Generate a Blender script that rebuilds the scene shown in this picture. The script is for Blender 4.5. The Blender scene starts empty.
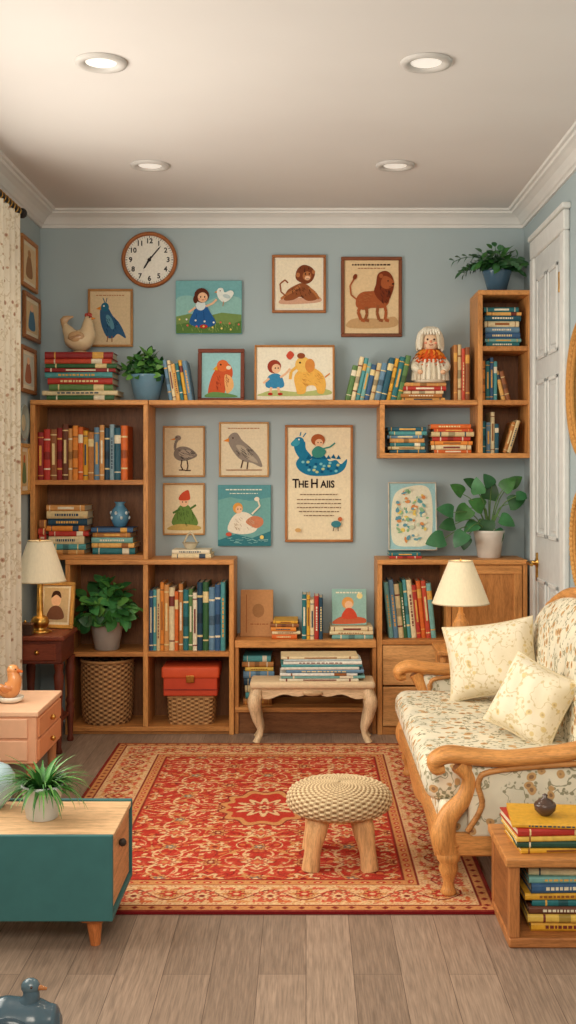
import bpy, bmesh, math, random
import numpy as np
from mathutils import Vector, Matrix
R = random.Random(7)
F = 1146.0
EYE = 1.32
def X(px, d): return (px - 306) * d / F
def Z(py, d): return EYE - (py - 470) * d / F
def l1(c):
    c = c / 255.0
    return c / 12.92 if c <= 0.04045 else ((c + 0.055) / 1.055) ** 2.4
def C(r, g, b): return (l1(r), l1(g), l1(b), 1.0)
sc = bpy.context.scene
sc.view_settings.view_transform = 'Standard'
sc.view_settings.look = 'None'
sc.view_settings.exposure = 0.0

# ------------------------------------------------------------ materials
class NT:
    def __init__(s, name, rough=0.6, spec=0.3):
        s.m = bpy.data.materials.new(name); s.m.use_nodes = True
        s.n = s.m.node_tree.nodes; s.l = s.m.node_tree.links
        s.b = s.n['Principled BSDF']
        s.b.inputs['Roughness'].default_value = rough
        s.b.inputs['Specular IOR Level'].default_value = spec
    def node(s, t, **kw):
        n = s.n.new(t)
        for k, v in kw.items():
            if k in n.inputs: n.inputs[k].default_value = v
            else: setattr(n, k, v)
        return n
    def link(s, a, b): s.l.new(a, b)
    def coord(s, scale=(1, 1, 1), rot=(0, 0, 0)):
        t = s.node('ShaderNodeTexCoord'); m = s.node('ShaderNodeMapping')
        m.inputs['Scale'].default_value = scale; m.inputs['Rotation'].default_value = rot
        s.link(t.outputs['Object'], m.inputs['Vector']); return m.outputs['Vector']
    def noise(s, vec, scale, detail=3, rough=0.5):
        n = s.node('ShaderNodeTexNoise'); n.inputs['Scale'].default_value = scale
        n.inputs['Detail'].default_value = detail; n.inputs['Roughness'].default_value = rough
        s.link(vec, n.inputs['Vector']); return n.outputs['Fac']
    def ramp(s, fac, stops, interp='LINEAR'):
        r = s.node('ShaderNodeValToRGB'); e = r.color_ramp.elements; r.color_ramp.interpolation = interp
        while len(e) < len(stops): e.new(0.5)
        for i, (p, c) in enumerate(stops):
            e[i].position = p; e[i].color = c if len(c) == 4 else (*c, 1)
        s.link(fac, r.inputs['Fac']); return r.outputs['Color']
    def mix(s, fac, a, b, mode='MIX'):
        m = s.node('ShaderNodeMix', data_type='RGBA', blend_type=mode)
        for sock, v in ((m.inputs[0], fac), (m.inputs[6], a), (m.inputs[7], b)):
            if isinstance(v, (int, float, tuple)): sock.default_value = v
            else: s.link(v, sock)
        return m.outputs[2]
    def bump(s, h, strength=0.3, dist=0.01):
        b = s.node('ShaderNodeBump'); b.inputs['Strength'].default_value = strength
        b.inputs['Distance'].default_value = dist
        s.link(h, b.inputs['Height']); s.link(b.outputs[0], s.b.inputs['Normal'])
    def col(s, c): s.link(c, s.b.inputs['Base Color'])
    def attr(s):
        a = s.node('ShaderNodeAttribute'); a.attribute_name = 'Col'; return a.outputs['Color']
def g(v): return (v, v, v, 1)

def mk_col(name, rough, spec, var=0.12, nscale=40, bump=0.0, bscale=300):
    t = NT(name, rough, spec); v = t.coord()
    n = t.ramp(t.noise(v, nscale, 4), [(0.3, g(1 - var)), (0.7, g(1))])
    t.col(t.mix(1.0, t.attr(), n, 'MULTIPLY'))
    if bump: t.bump(t.noise(v, bscale, 2), bump, 0.004)
    return t.m
PAINT = mk_col('painted_surface', 0.55, 0.3, 0.10, 20)
COVER = mk_col('book_cover', 0.48, 0.35, 0.22, 60)
PAPER = mk_col('paper', 0.85, 0.1, 0.12, 90)
GLOSS = mk_col('glazed_ceramic', 0.18, 0.5, 0.10, 25)
LEAF = mk_col('leaf', 0.42, 0.4, 0.35, 30)
CLOTH = mk_col('cloth', 0.9, 0.1, 0.12, 60, 0.5, 400)
CLOTH_FUZZ = mk_col('wool', 0.95, 0.05, 0.15, 150, 0.8, 350)
WICK = mk_col('wicker', 0.7, 0.2, 0.3, 120, 0.3, 200)
_t = NT('brass', 0.28, 0.5); _t.b.inputs['Metallic'].default_value = 1.0
_t.col(_t.ramp(_t.noise(_t.coord(), 30), [(0.3, C(170, 120, 55)), (0.7, C(220, 175, 95))])); BRASS = _t.m
_t = NT('mirror_glass', 0.05, 0.5); _t.b.inputs['Metallic'].default_value = 1.0
_t.col(_t.ramp(_t.noise(_t.coord(), 3), [(0, C(180, 190, 190)), (1, C(200, 208, 208))])); MIRROR = _t.m
def mk_wood(name, scale, rough=0.46):
    t = NT(name, rough, 0.3); v = t.coord(scale)
    n1 = t.noise(v, 5, 7, 0.65); n2 = t.noise(t.coord(tuple(x * 4 for x in scale)), 9, 4, .6)
    c = t.mix(1.0, t.attr(), t.ramp(n1, [(0.30, (.60, .54, .48)), (0.5, (.92, .90, .88)), (0.7, (1.10, 1.10, 1.10))]), 'MULTIPLY')
    c = t.mix(1.0, c, t.ramp(n2, [(0.36, g(0.74)), (0.55, g(1.0))]), 'MULTIPLY')
    t.col(c); t.bump(n2, 0.15, 0.003); return t.m
WX = mk_wood('wood_grain_x', (1, 9, 9)); WY = mk_wood('wood_grain_y', (9, 1, 9)); WZ = mk_wood('wood_grain_z', (9, 9, 1))

def mk_floral(name, base, base2, stem, fl1, fl2, scale, rough=0.92, dens=0.30, vinew=1.0):
    t = NT(name, rough, 0.1); v = t.coord()
    w = t.node('ShaderNodeVectorMath', operation='ADD')
    nn = t.node('ShaderNodeTexNoise'); nn.inputs['Scale'].default_value = scale * 0.6
    t.link(v, nn.inputs['Vector'])
    ss = t.node('ShaderNodeVectorMath', operation='SCALE'); ss.inputs['Scale'].default_value = 0.6 / scale
    t.link(nn.outputs['Color'], ss.inputs[0]); t.link(v, w.inputs[0]); t.link(ss.outputs[0], w.inputs[1])
    wv = w.outputs[0]
    c = t.ramp(t.noise(wv, scale * 0.35, 2), [(0.35, base), (0.65, base2)])
    n = t.noise(wv, scale * 0.55, 2); k = .018 * vinew
    vine = t.ramp(n, [(0.493 - k, g(0)), (0.488, g(1)), (0.498, g(1)), (0.493 + k, g(0))])
    vor = t.node('ShaderNodeTexVoronoi'); vor.inputs['Scale'].default_value = scale * 1.9
    t.link(wv, vor.inputs['Vector'])
    lf = t.ramp(vor.outputs['Distance'], [(0.30, g(1)), (0.36, g(0))])
    band = t.ramp(n, [(0.40, g(0)), (0.43, g(1)), (0.56, g(1)), (0.59, g(0))])
    c = t.mix(t.mix(1.0, lf, band, 'MULTIPLY'), c, stem)
    c = t.mix(vine, c, stem)
    v2 = t.node('ShaderNodeTexVoronoi'); v2.inputs['Scale'].default_value = scale * 0.8
    t.link(wv, v2.inputs['Vector'])
    c = t.mix(t.ramp(v2.outputs['Distance'], [(dens, g(1)), (dens + 0.04, g(0))]), c, fl1)
    c = t.mix(t.ramp(v2.outputs['Distance'], [(dens * 0.45, g(1)), (dens * 0.45 + 0.04, g(0))]), c, fl2)
    t.col(c); t.bump(t.noise(v, 260, 2), 0.25, 0.004); return t.m
SOFAF = mk_floral('floral_upholstery', C(232, 221, 196), C(214, 206, 184), C(152, 146, 118), C(196, 156, 106), C(146, 112, 82), 27, dens=0.28)
PILLF = mk_floral('embroidered_cushion', C(236, 224, 200), C(228, 215, 186), C(210, 192, 152), C(220, 198, 146), C(196, 170, 124), 30, dens=0.22)
CURTF = mk_floral('floral_curtain', C(230, 222, 204), C(222, 212, 192), C(206, 192, 166), C(186, 156, 130), C(150, 114, 96), 26, dens=0.17)

# ------------------------------------------------------------ builder
def unit(v):
    v = Vector(v); return v.normalized() if v.length > 1e-9 else Vector((0, 0, 1))
class B:
    def __init__(s, name):
        s.name = name; s.v = []; s.f = []; s.fm = []; s.fc = []; s.fs = []; s.mats = []; s.M = Matrix.Identity(4)
    def add(s, vs, fs, mat, col, smooth=False, cols=None):
        if mat not in s.mats: s.mats.append(mat)
        mi = s.mats.index(mat); o = len(s.v); M = s.M
        s.v.extend([tuple(M @ Vector(p)) for p in vs])
        for i, f in enumerate(fs):
            s.f.append(tuple(o + k for k in f)); s.fm.append(mi)
            s.fc.append(cols[i] if cols else col); s.fs.append(smooth)
    def box(s, x0, x1, y0, y1, z0, z1, mat, col, bev=0.003, seg=1, smooth=False, rot=None):
        dx, dy, dz = abs(x1 - x0), abs(y1 - y0), abs(z1 - z0)
        if mat == 'wood': mat = WX if dx >= dy and dx >= dz else (WY if dy >= dz else WZ)
        c = Vector(((x0 + x1) / 2, (y0 + y1) / 2, (z0 + z1) / 2))
        bm = bmesh.new(); bmesh.ops.create_cube(bm, size=1.0)
        for v in bm.verts: v.co = Vector((v.co.x * dx, v.co.y * dy, v.co.z * dz))
        bev = min(bev, 0.45 * min(dx, dy, dz))
        if bev > 0: bmesh.ops.bevel(bm, geom=list(bm.edges), offset=bev, segments=seg, profile=0.5, affect='EDGES')
        vs = [(rot @ v.co if rot else v.co) + c for v in bm.verts]
        bm.verts.index_update()
        fs = [[v.index for v in f.verts] for f in bm.faces]
        bm.free(); s.add(vs, fs, mat, col, smooth)
    def loft(s, rings, mat, col, smooth=True, caps=True, closed=True):
        n = len(rings[0]); vs = [p for r in rings for p in r]; fs = []
        for i in range(len(rings) - 1):
            for j in range(n if closed else n - 1):
                k = (j + 1) % n
                fs.append((i * n + j, i * n + k, (i + 1) * n + k, (i + 1) * n + j))
        s.add(vs, fs, mat, col, smooth)
        if caps:
            s.add(rings[0], [tuple(range(n))], mat, col, False); s.add(rings[-1], [tuple(range(n))], mat, col, False)
    def lathe(s, prof, c, mat, col, seg=24, smooth=True, axis='z', caps=True):
        rings = []
        for r, z in prof:
            ring = []
            for i in range(seg):
                a = 2 * math.pi * i / seg; p = (max(r, 1e-4) * math.cos(a), max(r, 1e-4) * math.sin(a), z)
                if axis == 'y': p = (p[0], z, p[1])
                if axis == 'x': p = (z, p[0], p[1])
                ring.append(Vector(p) + Vector(c))
            rings.append(ring)
        s.loft(rings, mat, col, smooth, caps)
    def ell(s, c, r, mat, col, seg=14, rot=None):
        if not hasattr(r, '__len__'): r = (r, r, r)
        rings = []; m = max(5, seg // 2)
        for j in range(m + 1):
            t = math.pi * j / m; ring = []
            for i in range(seg):
                a = 2 * math.pi * i / seg
                p = Vector((r[0] * max(math.sin(t), 1e-3) * math.cos(a), r[1] * max(math.sin(t), 1e-3) * math.sin(a), r[2] * math.cos(t)))
                if rot: p = rot @ p
                ring.append(p + Vector(c))
            rings.append(ring)
        s.loft(rings, mat, col, True, False)
    def tube(s, pts, rads, mat, col, seg=10, sub=4, flat=1.0, ref=(0, 0, 1)):
        pts = [Vector(p) for p in pts]
        if not hasattr(rads, '__len__'): rads = [rads] * len(pts)
        P, Q = [], []
        n = len(pts)
        for i in range(n - 1):
            p0 = pts[max(i - 1, 0)]; p1 = pts[i]; p2 = pts[i + 1]; p3 = pts[min(i + 2, n - 1)]
            for k in range(sub):
                t = k / sub
                P.append(0.5 * ((2 * p1) + (p2 - p0) * t + (2 * p0 - 5 * p1 + 4 * p2 - p3) * t * t + (3 * p1 - p0 - 3 * p2 + p3) * t ** 3))
                tt = t * t * (3 - 2 * t); Q.append(rads[i] * (1 - tt) + rads[i + 1] * tt)
        P.append(pts[-1]); Q.append(rads[-1])
        rings = []; u = None
        for i, p in enumerate(P):
            d = unit(P[min(i + 1, len(P) - 1)] - P[max(i - 1, 0)])
            if u is None:
                r = Vector(ref); r = r if abs(r.dot(d)) < 0.95 else Vector((1, 0, 0)); u = unit(r - d * r.dot(d))
            else: u = unit(u - d * u.dot(d))
            w = d.cross(u)
            rings.append([p + (u * math.cos(2 * math.pi * k / seg) + w * flat * math.sin(2 * math.pi * k / seg)) * Q[i] for k in range(seg)])
        s.loft(rings, mat, col, True, True)
    def prism(s, out, h0, h1, mat, col, axis='z', smooth=False):
        def mp(p, h):
            return (p[0], p[1], h) if axis == 'z' else ((p[0], h, p[1]) if axis == 'y' else (h, p[0], p[1]))
        a = [mp(p, h0) for p in out]; b = [mp(p, h1) for p in out]
        s.loft([a, b], mat, col, smooth, True)
    def leaf(s, base, az, el, L, W, droop, col, n=7, kind='broad', fold=0.2, mat=None):
        d = Vector((math.cos(az) * math.cos(el), math.sin(az) * math.cos(el), math.sin(el)))
        nr = Vector((-math.cos(az) * math.sin(el), -math.sin(az) * math.sin(el), math.cos(el)))
        s.leaf2(base, d, nr, L, W, droop, col, n, kind, fold)
    def leaf2(s, base, d, nrm, L, W, droop, col, n=7, kind='broad', fold=0.15, lim=None):
        d = unit(d); nrm = Vector(nrm); nrm = unit(nrm - d * nrm.dot(d)); side = d.cross(nrm)
        p = Vector(base); vs = []; fs = []
        for i in range(n + 1):
            t = i / n; b_ = droop * t
            dd = d * math.cos(b_) - nrm * math.sin(b_); up = nrm * math.cos(b_) + d * math.sin(b_)
            if kind == 'broad': w = W / 2 * math.sin(math.pi * min(1, t ** 0.75 * 0.98 + 0.01)) ** 0.8
            elif kind == 'heart': w = W / 2 * (math.sin(math.pi * min(1, (0.12 + 0.87 * t) ** 0.62)) ** 0.8)
            else: w = W / 2 * (0.55 + 0.45 * math.sin(math.pi * min(1, t * 1.6))) * (1 - t) ** 0.55
            w = max(w, 0.0004)
            vs += [p + side * w + up * w * fold, p, p - side * w + up * w * fold]
            p = p + dd * (L / n)
        if lim:
            for v in vs:
                v.x = min(v.x, lim[0]); v.y = min(v.y, lim[1])
        for i in range(n):
            o = i * 3
            fs += [(o, o + 1, o + 4, o + 3), (o + 1, o + 2, o + 5, o + 4)]
        s.add(vs, fs, LEAF, col, True)
    def weave(s, c, prof, rows, cols, amp, col1, col2, mat=None, ex=2.0, sy=1.0, ring=4):
        nr = rows * ring; nc = cols * 3; vs = []; D = []
        L = [0]
        for i in range(1, len(prof)): L.append(L[-1] + math.hypot(prof[i][0] - prof[i - 1][0], prof[i][1] - prof[i - 1][1]))
        for i in range(nr + 1):
            q = L[-1] * i / nr; k = 1
            while k < len(L) - 1 and L[k] < q: k += 1
            t = (q - L[k - 1]) / max(L[k] - L[k - 1], 1e-9)
            r = prof[k - 1][0] * (1 - t) + prof[k][0] * t; z = prof[k - 1][1] * (1 - t) + prof[k][1] * t
            dr = prof[k][0] - prof[k - 1][0]; dz = prof[k][1] - prof[k - 1][1]; nl = math.hypot(dr, dz) or 1
            nx, nz = dz / nl, -dr / nl
            for j in range(nc):
                a = 2 * math.pi * (j + 0.5) / nc
                ca, sa = math.cos(a), math.sin(a)
                rr = (abs(ca) ** ex + abs(sa) ** ex) ** (-1 / ex)
                par = 1 if (j // 3 + i // ring) % 2 == 0 else -1
                dd = par * abs(math.sin(math.pi * i / ring)) * (1.0 if j % 3 == 1 else .55)
                d = amp * dd * min(1, r / 0.05 + 0.2)
                vs.append((c[0] + (r + d * nx) * rr * ca, c[1] + (r + d * nx) * rr * sa * sy, c[2] + z + d * nz)); D.append(dd)
        fs = []; cs = []
        for i in range(nr):
            for j in range(nc):
                k = (j + 1) % nc; f = (i * nc + j, i * nc + k, (i + 1) * nc + k, (i + 1) * nc + j)
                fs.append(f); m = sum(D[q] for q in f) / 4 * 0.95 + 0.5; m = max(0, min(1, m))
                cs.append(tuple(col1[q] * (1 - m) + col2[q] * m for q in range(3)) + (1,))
        s.add(vs, fs, mat or WICK, None, True, cs)
    def text(s, body, size, M, mat, col, bold=0.0, ext=0.0003):
        cu = bpy.data.curves.new('t', 'FONT'); cu.body = body; cu.size = size; cu.align_x = 'CENTER'; cu.align_y = 'CENTER'
        cu.extrude = ext; cu.offset = bold; cu.resolution_u = 3
        ob = bpy.data.objects.new('t', cu); sc.collection.objects.link(ob)
        bpy.context.view_layer.update()
        me = ob.to_mesh(); vs = [M @ v.co for v in me.vertices]; fs = [tuple(p.vertices) for p in me.polygons]
        ob.to_mesh_clear(); bpy.data.objects.remove(ob); bpy.data.curves.remove(cu)
        s.add(vs, fs, mat, col, False)
    def done(s, origin=None):
        me = bpy.data.meshes.new(s.name)
        o = Vector(origin) if origin else sum((Vector(v) for v in s.v), Vector()) / len(s.v)
        me.from_pydata([tuple(Vector(v) - o) for v in s.v], [], s.f)
        for m in s.mats: me.materials.append(m)
        me.polygons.foreach_set('material_index', s.fm); me.polygons.foreach_set('use_smooth', s.fs)
        a = me.color_attributes.new('Col', 'FLOAT_COLOR', 'CORNER'); arr = []
        for i, f in enumerate(s.f): arr.extend(list(s.fc[i] or (1, 1, 1, 1)) * len(f))
        a.data.foreach_set('color', arr)
        bm = bmesh.new(); bm.from_mesh(me); bmesh.ops.recalc_face_normals(bm, faces=bm.faces); bm.to_mesh(me); bm.free()
        ob = bpy.data.objects.new(s.name, me); ob.location = o; sc.collection.objects.link(ob); return ob

# ------------------------------------------------------------ room shell
WL, WR, YB, ZC, YF = -1.39, 1.142, 6.0, 2.67, -1.2
def wallmat():
    t = NT('wall_paint', 0.85, 0.15); v = t.coord()
    t.col(t.ramp(t.noise(v, 1.5, 3), [(0.3, C(162, 176, 180)), (0.7, C(168, 182, 185))])); t.bump(t.noise(v, 220, 2), 0.05, 0.002); return t.m
WALL = wallmat()
t = NT('ceiling_paint', 0.9, 0.1); t.col(t.ramp(t.noise(t.coord(), 1.2, 3), [(0.3, C(212, 206, 202)), (0.7, C(218, 213, 209))])); CEIL = t.m
t = NT('trim_paint', 0.5, 0.3); t.col(t.ramp(t.noise(t.coord(), 4, 3), [(0.3, C(214, 212, 208)), (0.7, C(222, 220, 216))])); TRIM = t.m
t = NT('oak_floor', 0.40, 0.4)
v = t.coord((1, 1, 1), (0, 0, math.radians(90)))
br = t.node('ShaderNodeTexBrick'); t.link(v, br.inputs['Vector'])
br.inputs['Scale'].default_value = 1.0; br.inputs['Brick Width'].default_value = 1.5; br.inputs['Row Height'].default_value = 0.125
br.inputs['Mortar Size'].default_value = 0.0009; br.offset = 0.37
br.inputs['Color1'].default_value = C(174, 148, 128); br.inputs['Color2'].default_value = C(150, 126, 108); br.inputs['Mortar'].default_value = C(100, 80, 68)
gn = t.noise(t.coord((16, 1.0, 1)), 5, 7, 0.7); gn2 = t.noise(t.coord((60, 2.5, 1)), 4, 4)
c = t.mix(1.0, br.outputs['Color'], t.ramp(gn, [(0.32, g(0.68)), (0.68, g(1.10))]), 'MULTIPLY')
c = t.mix(1.0, c, t.ramp(gn2, [(0.35, g(0.72)), (0.6, g(1))]), 'MULTIPLY')
t.col(c); t.bump(br.outputs['Fac'], -0.1, 0.002); FLOOR = t.m

b = B('floor'); b.box(WL - .1, WR + .1, YF, YB + .1, -.1, 0, FLOOR, None, 0); b.done((0, 0, 0))
b = B('ceiling'); b.box(WL - .1, WR + .1, YF, YB + .1, ZC, ZC + .1, CEIL, None, 0); b.done((0, 0, 0))
b = B('wall_back'); b.box(WL - .1, WR + .1, YB, YB + .1, 0, ZC, WALL, None, 0); b.done((0, 0, 0))
b = B('wall_right'); b.box(WR, WR + .1, YF, YB, 0, ZC, WALL, None, 0); b.done((0, 0, 0))
WY0, WY1, WZ0, WZ1 = 2.6, 4.7, 0.75, 2.3
b = B('wall_left')
b.box(WL - .1, WL, YF, WY0, 0, ZC, WALL, None, 0); b.box(WL - .1, WL, WY1, YB, 0, ZC, WALL, None, 0)
b.box(WL - .1, WL, WY0, WY1, 0, WZ0, WALL, None, 0); b.box(WL - .1, WL, WY0, WY1, WZ1, ZC, WALL, None, 0); b.done((0, 0, 0))
b = B('window_1')
wc = C(225, 222, 215)
for (y0, y1, z0, z1) in [(WY0, WY1, WZ0, WZ0 + .05), (WY0, WY1, WZ1 - .05, WZ1), (WY0, WY0 + .05, WZ0, WZ1), (WY1 - .05, WY1, WZ0, WZ1), (3.63, 3.67, WZ0, WZ1), (WY0, WY1, 1.6, 1.63)]:
    b.box(WL - .07, WL - .02, y0, y1, z0, z1, PAINT, wc, .004)
b.box(WL - .02, WL + .05, WY0 - .05, WY1 + .03, WZ0 - .03, WZ0, PAINT, wc, .006)
b.done()
prof = [(0, -.085), (.012, -.085), (.014, -.072), (.022, -.068), (.03, -.055), (.045, -.038), (.066, -.026), (.078, -.022), (.082, -.012), (.095, -.010), (.10, 0), (0, 0)]
def crown(name, fn):
    b = B(name); rings = []
    for e in (0, 1): rings.append([fn(p, e) for p in prof])
    b.loft(rings, TRIM, None, False, True); return b.done()
crown('trim_1', lambda p, e: (WL + p[0] if e == 0 else WR - p[0], YB - p[0], ZC + p[1]))
crown('trim_2', lambda p, e: (WL + p[0], YF if e == 0 else YB - p[0], ZC + p[1]))
crown('trim_3', lambda p, e: (WR - p[0], YF if e == 0 else YB - p[0], ZC + p[1]))
def base(name, x0, x1, y0, y1):
    b = B(name); b.box(x0, x1, y0, y1, 0, .10, TRIM, None, .004); b.done()
base('baseboard_back', -.35, .35, YB - .0025, YB)
base('baseboard_left', WL, WL + .014, YF, 5.7); base('baseboard_right', WR - .014, WR, YF, 4.94)
tt = NT('lamp_lens', 0.5); tt.b.inputs['Emission Strength'].default_value = .35
tt.link(tt.ramp(tt.noise(tt.coord(), 8), [(0.3, C(255, 240, 220)), (0.7, C(255, 246, 230))]), tt.b.inputs['Emission Color'])
LENS = tt.m
for (x, y) in [(-.678, 3.79), (.397, 3.79), (-.69, 5.07), (.394, 5.07)]:
    b = B('recessed_ceiling_light')
    b.lathe([(.052, -.001), (.056, -.008), (.070, -.013), (.084, -.010), (.087, -.001)], (x, y, ZC), PAINT, C(198, 193, 188), 32)
    b.lathe([(.001, -.003), (.052, -.003)], (x, y, ZC), LENS, None, 32, True, 'z', False)
    b.done()

# ------------------------------------------------------------ door (right wall)
b = B('door_1')
dc = C(206, 209, 208)
x1 = WR - .0005
b.box(x1 - .018, x1, 5.03, 5.62, 0, 2.36, PAINT, dc, .002)
def zp(y0, y1, z0, z1):
    for (a0, a1, c0, c1) in [(y0, y1, z0, z0 + .02), (y0, y1, z1 - .02, z1), (y0, y0 + .02, z0, z1), (y1 - .02, y1, z0, z1)]:
        b.box(x1 - .026, x1 - .017, a0, a1, c0, c1, PAINT, C(214, 216, 214), .003)
    b.box(x1 - .022, x1 - .016, y0 + .04, y1 - .04, z0 + .04, z1 - .04, PAINT, dc, .003)
for (y0, y1) in [(5.10, 5.30), (5.35, 5.55)]:
    zp(y0, y1, .15, .80); zp(y0, y1, 1.0, 1.75); zp(y0, y1, 1.85, 2.25)
for (y0, y1, z0, z1) in [(4.95, 5.03, 0, 2.36), (5.62, 5.70, 0, 2.36), (4.95, 5.70, 2.36, 2.45)]:
    b.box(x1 - .03, x1, y0, y1, z0, z1, PAINT, C(218, 219, 216), .008, 2)
b.box(x1 - .04, x1, 4.93, 5.70, 2.45, 2.475, PAINT, C(218, 219, 216), .006, 2)
b.lathe([(.026, 0), (.026, -.008), (.012, -.012), (.010, -.05)], (x1 - .018, 5.56, .87), BRASS, None, 16, True, 'x')
b.tube([(x1 - .065, 5.56, .87), (x1 - .068, 5.52, .875), (x1 - .066, 5.46, .868)], [.010, .009, .008], BRASS, None, 8)
b.box(x1 - .026, x1 - .016, 5.545, 5.575, .78, .92, BRASS, None, .004)
for zz in (.3, 2.1): b.box(x1 - .034, x1 - .017, 5.024, 5.038, zz, zz + .09, BRASS, None, .002)
b.done()

# ------------------------------------------------------------ books
def book(b, M, t, h, d, col, style=0, rr=R):
    old = b.M; b.M = old @ M
    cv = 0.003; rb = min(t * 0.22, .006)
    sp = [(0, rb), (t * .12, rb * .4), (t * .3, 0), (t * .7, 0), (t * .88, rb * .4), (t, rb)]
    out = sp + [(t, d), (t - cv, d), (t - cv, rb + .004), (cv, rb + .004), (cv, d), (0, d)]
    b.prism(out, 0, h, COVER, col)
    b.prism([(cv, rb + .004), (t - cv, rb + .004), (t - cv, d - .004), (cv, d - .004)], .003, h - .004, PAPER, C(226, 212, 182))
    lum = sum(col[:3]) / 3
    lt = rr.choice([C(232, 208, 150), C(236, 224, 196), C(226, 170, 80)]) if lum < .35 else rr.choice([C(120, 50, 40), C(50, 70, 90), C(150, 90, 40)])
    o = .0007
    def band(z0, z1, c):
        pr = [(p[0], p[1] - o) for p in sp]; pr[0] = (-.0002, rb); pr[-1] = (t + .0002, rb)
        b.prism(pr, z0, z1, COVER, c)
    if t > .012:
        if style % 4 == 0: band(h * .08, h * .10, lt); band(h * .88, h * .90, lt); b.prism([(t * .30, -o), (t * .70, -o), (t * .70, .001), (t * .30, .001)], h * .30, h * .72, COVER, lt)
        elif style % 4 == 1: band(h * .70, h * .86, lt); band(h * .14, h * .16, lt)
        elif style % 4 == 2: band(h * .2, h * .23, lt); band(h * .78, h * .81, lt); band(h * .40, h * .55, tuple(x * .5 for x in col[:3]) + (1,))
        else:
            q = h * .2
            while q < h * .75:
                w_ = h * rr.uniform(.02, .06); b.prism([(t * .34, -o), (t * .66, -o), (t * .66, .001), (t * .34, .001)], q, q + w_, COVER, lt); q += w_ + h * .018
    b.M = old
RED = [C(144, 34, 34), C(184, 52, 40), C(118, 30, 34), C(200, 76, 50)]
BRN = [C(146, 88, 48), C(186, 122, 62), C(108, 60, 38), C(210, 150, 86)]
TEAL = [C(36, 112, 118), C(32, 88, 106), C(80, 152, 154), C(28, 66, 88), C(122, 176, 170)]
ORG = [C(220, 106, 40), C(230, 142, 56), C(234, 178, 98), C(208, 80, 40)]
CRM = [C(232, 212, 168), C(216, 192, 142), C(236, 224, 196)]
YEL = [C(226, 168, 50), C(234, 192, 88)]
GRN = [C(52, 98, 58), C(92, 128, 70), C(42, 78, 62)]
BLU = [C(56, 94, 134), C(42, 70, 110), C(102, 138, 164), C(140, 166, 176)]
def row(px0, px1, z, p_hi, p_lo, pal, lean=0.0, d=5.75, depth=.17, tmin=.018, tmax=.036, seed=0, order=False, name='row_of_books', y=None):
    rr = random.Random(seed + px0); b = B(name); x = X(px0, d); xe = X(px1, d); i = 0
    y = d if y is None else y
    hi = Z(p_hi, d) - z; lo = Z(p_lo, d) - z
    while True:
        t = rr.uniform(tmin, tmax); st = t / math.cos(lean)
        if x + st > xe + .004: break
        h = rr.uniform(lo, hi); c = pal[i % len(pal)] if order else rr.choice(pal)
        L = lean + rr.uniform(-.004, .004)
        if lean > .03: M = Matrix.Translation((x + st, y + rr.uniform(0, .012), z)) @ Matrix.Rotation(L, 4, 'Y') @ Matrix.Translation((-t, 0, 0)); h /= math.cos(L)
        elif lean < -.03: M = Matrix.Translation((x, y + rr.uniform(0, .012), z)) @ Matrix.Rotation(L, 4, 'Y')
        else: M = Matrix.Translation((x, y + rr.uniform(0, .012), z))
        book(b, M, t - .001, h, depth * rr.uniform(.9, 1), c, rr.randrange(4), rr); x += st; i += 1
    return b.done()
FL = Matrix(((0, 0, 1, 0), (0, 1, 0, 0), (1, 0, 0, 0), (0, 0, 0, 1)))
def stack(px0, px1, z, ptop, n, pal, d=5.75, depth=.18, seed=0, jit=.02, name='stack_of_books', ztop=None, y=None, order=False, b=None, rot=.05):
    rr = random.Random(seed + px0 * 3); own = b is None
    if own: b = B(name)
    y = d if y is None else y
    x0, x1 = X(px0, d), X(px1, d); H = (Z(ptop, d) if ztop is None else ztop) - z
    ts = [rr.uniform(.7, 1.3) for _ in range(n)]; s = H / sum(ts); zz = z
    for i in range(n):
        t = ts[i] * s; a = x0 + rr.uniform(0, jit); e = x1 - rr.uniform(0, jit)
        xm = (a + e) / 2; Lg = e - a
        M = Matrix.Translation((xm, y + depth / 2 + rr.uniform(0, .01), zz)) @ Matrix.Rotation(rr.uniform(-rot, rot), 4, 'Z') @ Matrix.Translation((-Lg / 2, -depth / 2, 0)) @ FL
        book(b, M, t - .0004, Lg, depth * rr.uniform(.9, 1), pal[i % len(pal)] if order else rr.choice(pal), rr.randrange(4), rr); zz += t
    return b.done() if own else zz

# ------------------------------------------------------------ shelving
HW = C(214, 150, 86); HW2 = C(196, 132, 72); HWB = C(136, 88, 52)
Y0, Y1 = 5.71, 5.997; T = .024
zT, zS1, zM, zS2, zB = 1.669, 1.270, 0.872, 0.413, 0.040
def case(name, x0, x1, z0, z1, shelves, divs=(), back=True, top=True, y0=Y0):
    b = B(name)
    b.box(x0, x0 + T, y0, Y1, z0, z1 - T, 'wood', HW, .002); b.box(x1 - T, x1, y0, Y1, z0, z1 - T, 'wood', HW, .002)
    b.box(x0, x1, y0 - .003, Y1, z1 - T, z1, 'wood', HW, .003)
    for s_ in shelves: b.box(x0 + T, x1 - T, y0 + .002, Y1, s_ - T, s_, 'wood', HW2, .002)
    for (dx, a, c_) in divs: b.box(dx - T / 2, dx + T / 2, y0 + .001, Y1, a, c_, 'wood', HW, .002)
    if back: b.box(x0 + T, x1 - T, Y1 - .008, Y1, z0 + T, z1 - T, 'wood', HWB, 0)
    return b
xl = -1.375
case('bookcase', xl, -.787, zM + .001, zT, [zS1, zM + T], ()).done()
b = case('bookcase', -1.20, -.359, 0, zM, [zS2, zB], [(-.800, zB, zM - T)]); b.box(-1.18, -.38, Y0 + .02, Y0 + .035, 0, zB - T, 'wood', HW2, .001); b.done()
b = B('wall_shelf'); b.box(-.786, .368, 5.72, Y1, zT - T, zT, 'wood', HW, .003); b.done()
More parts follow.
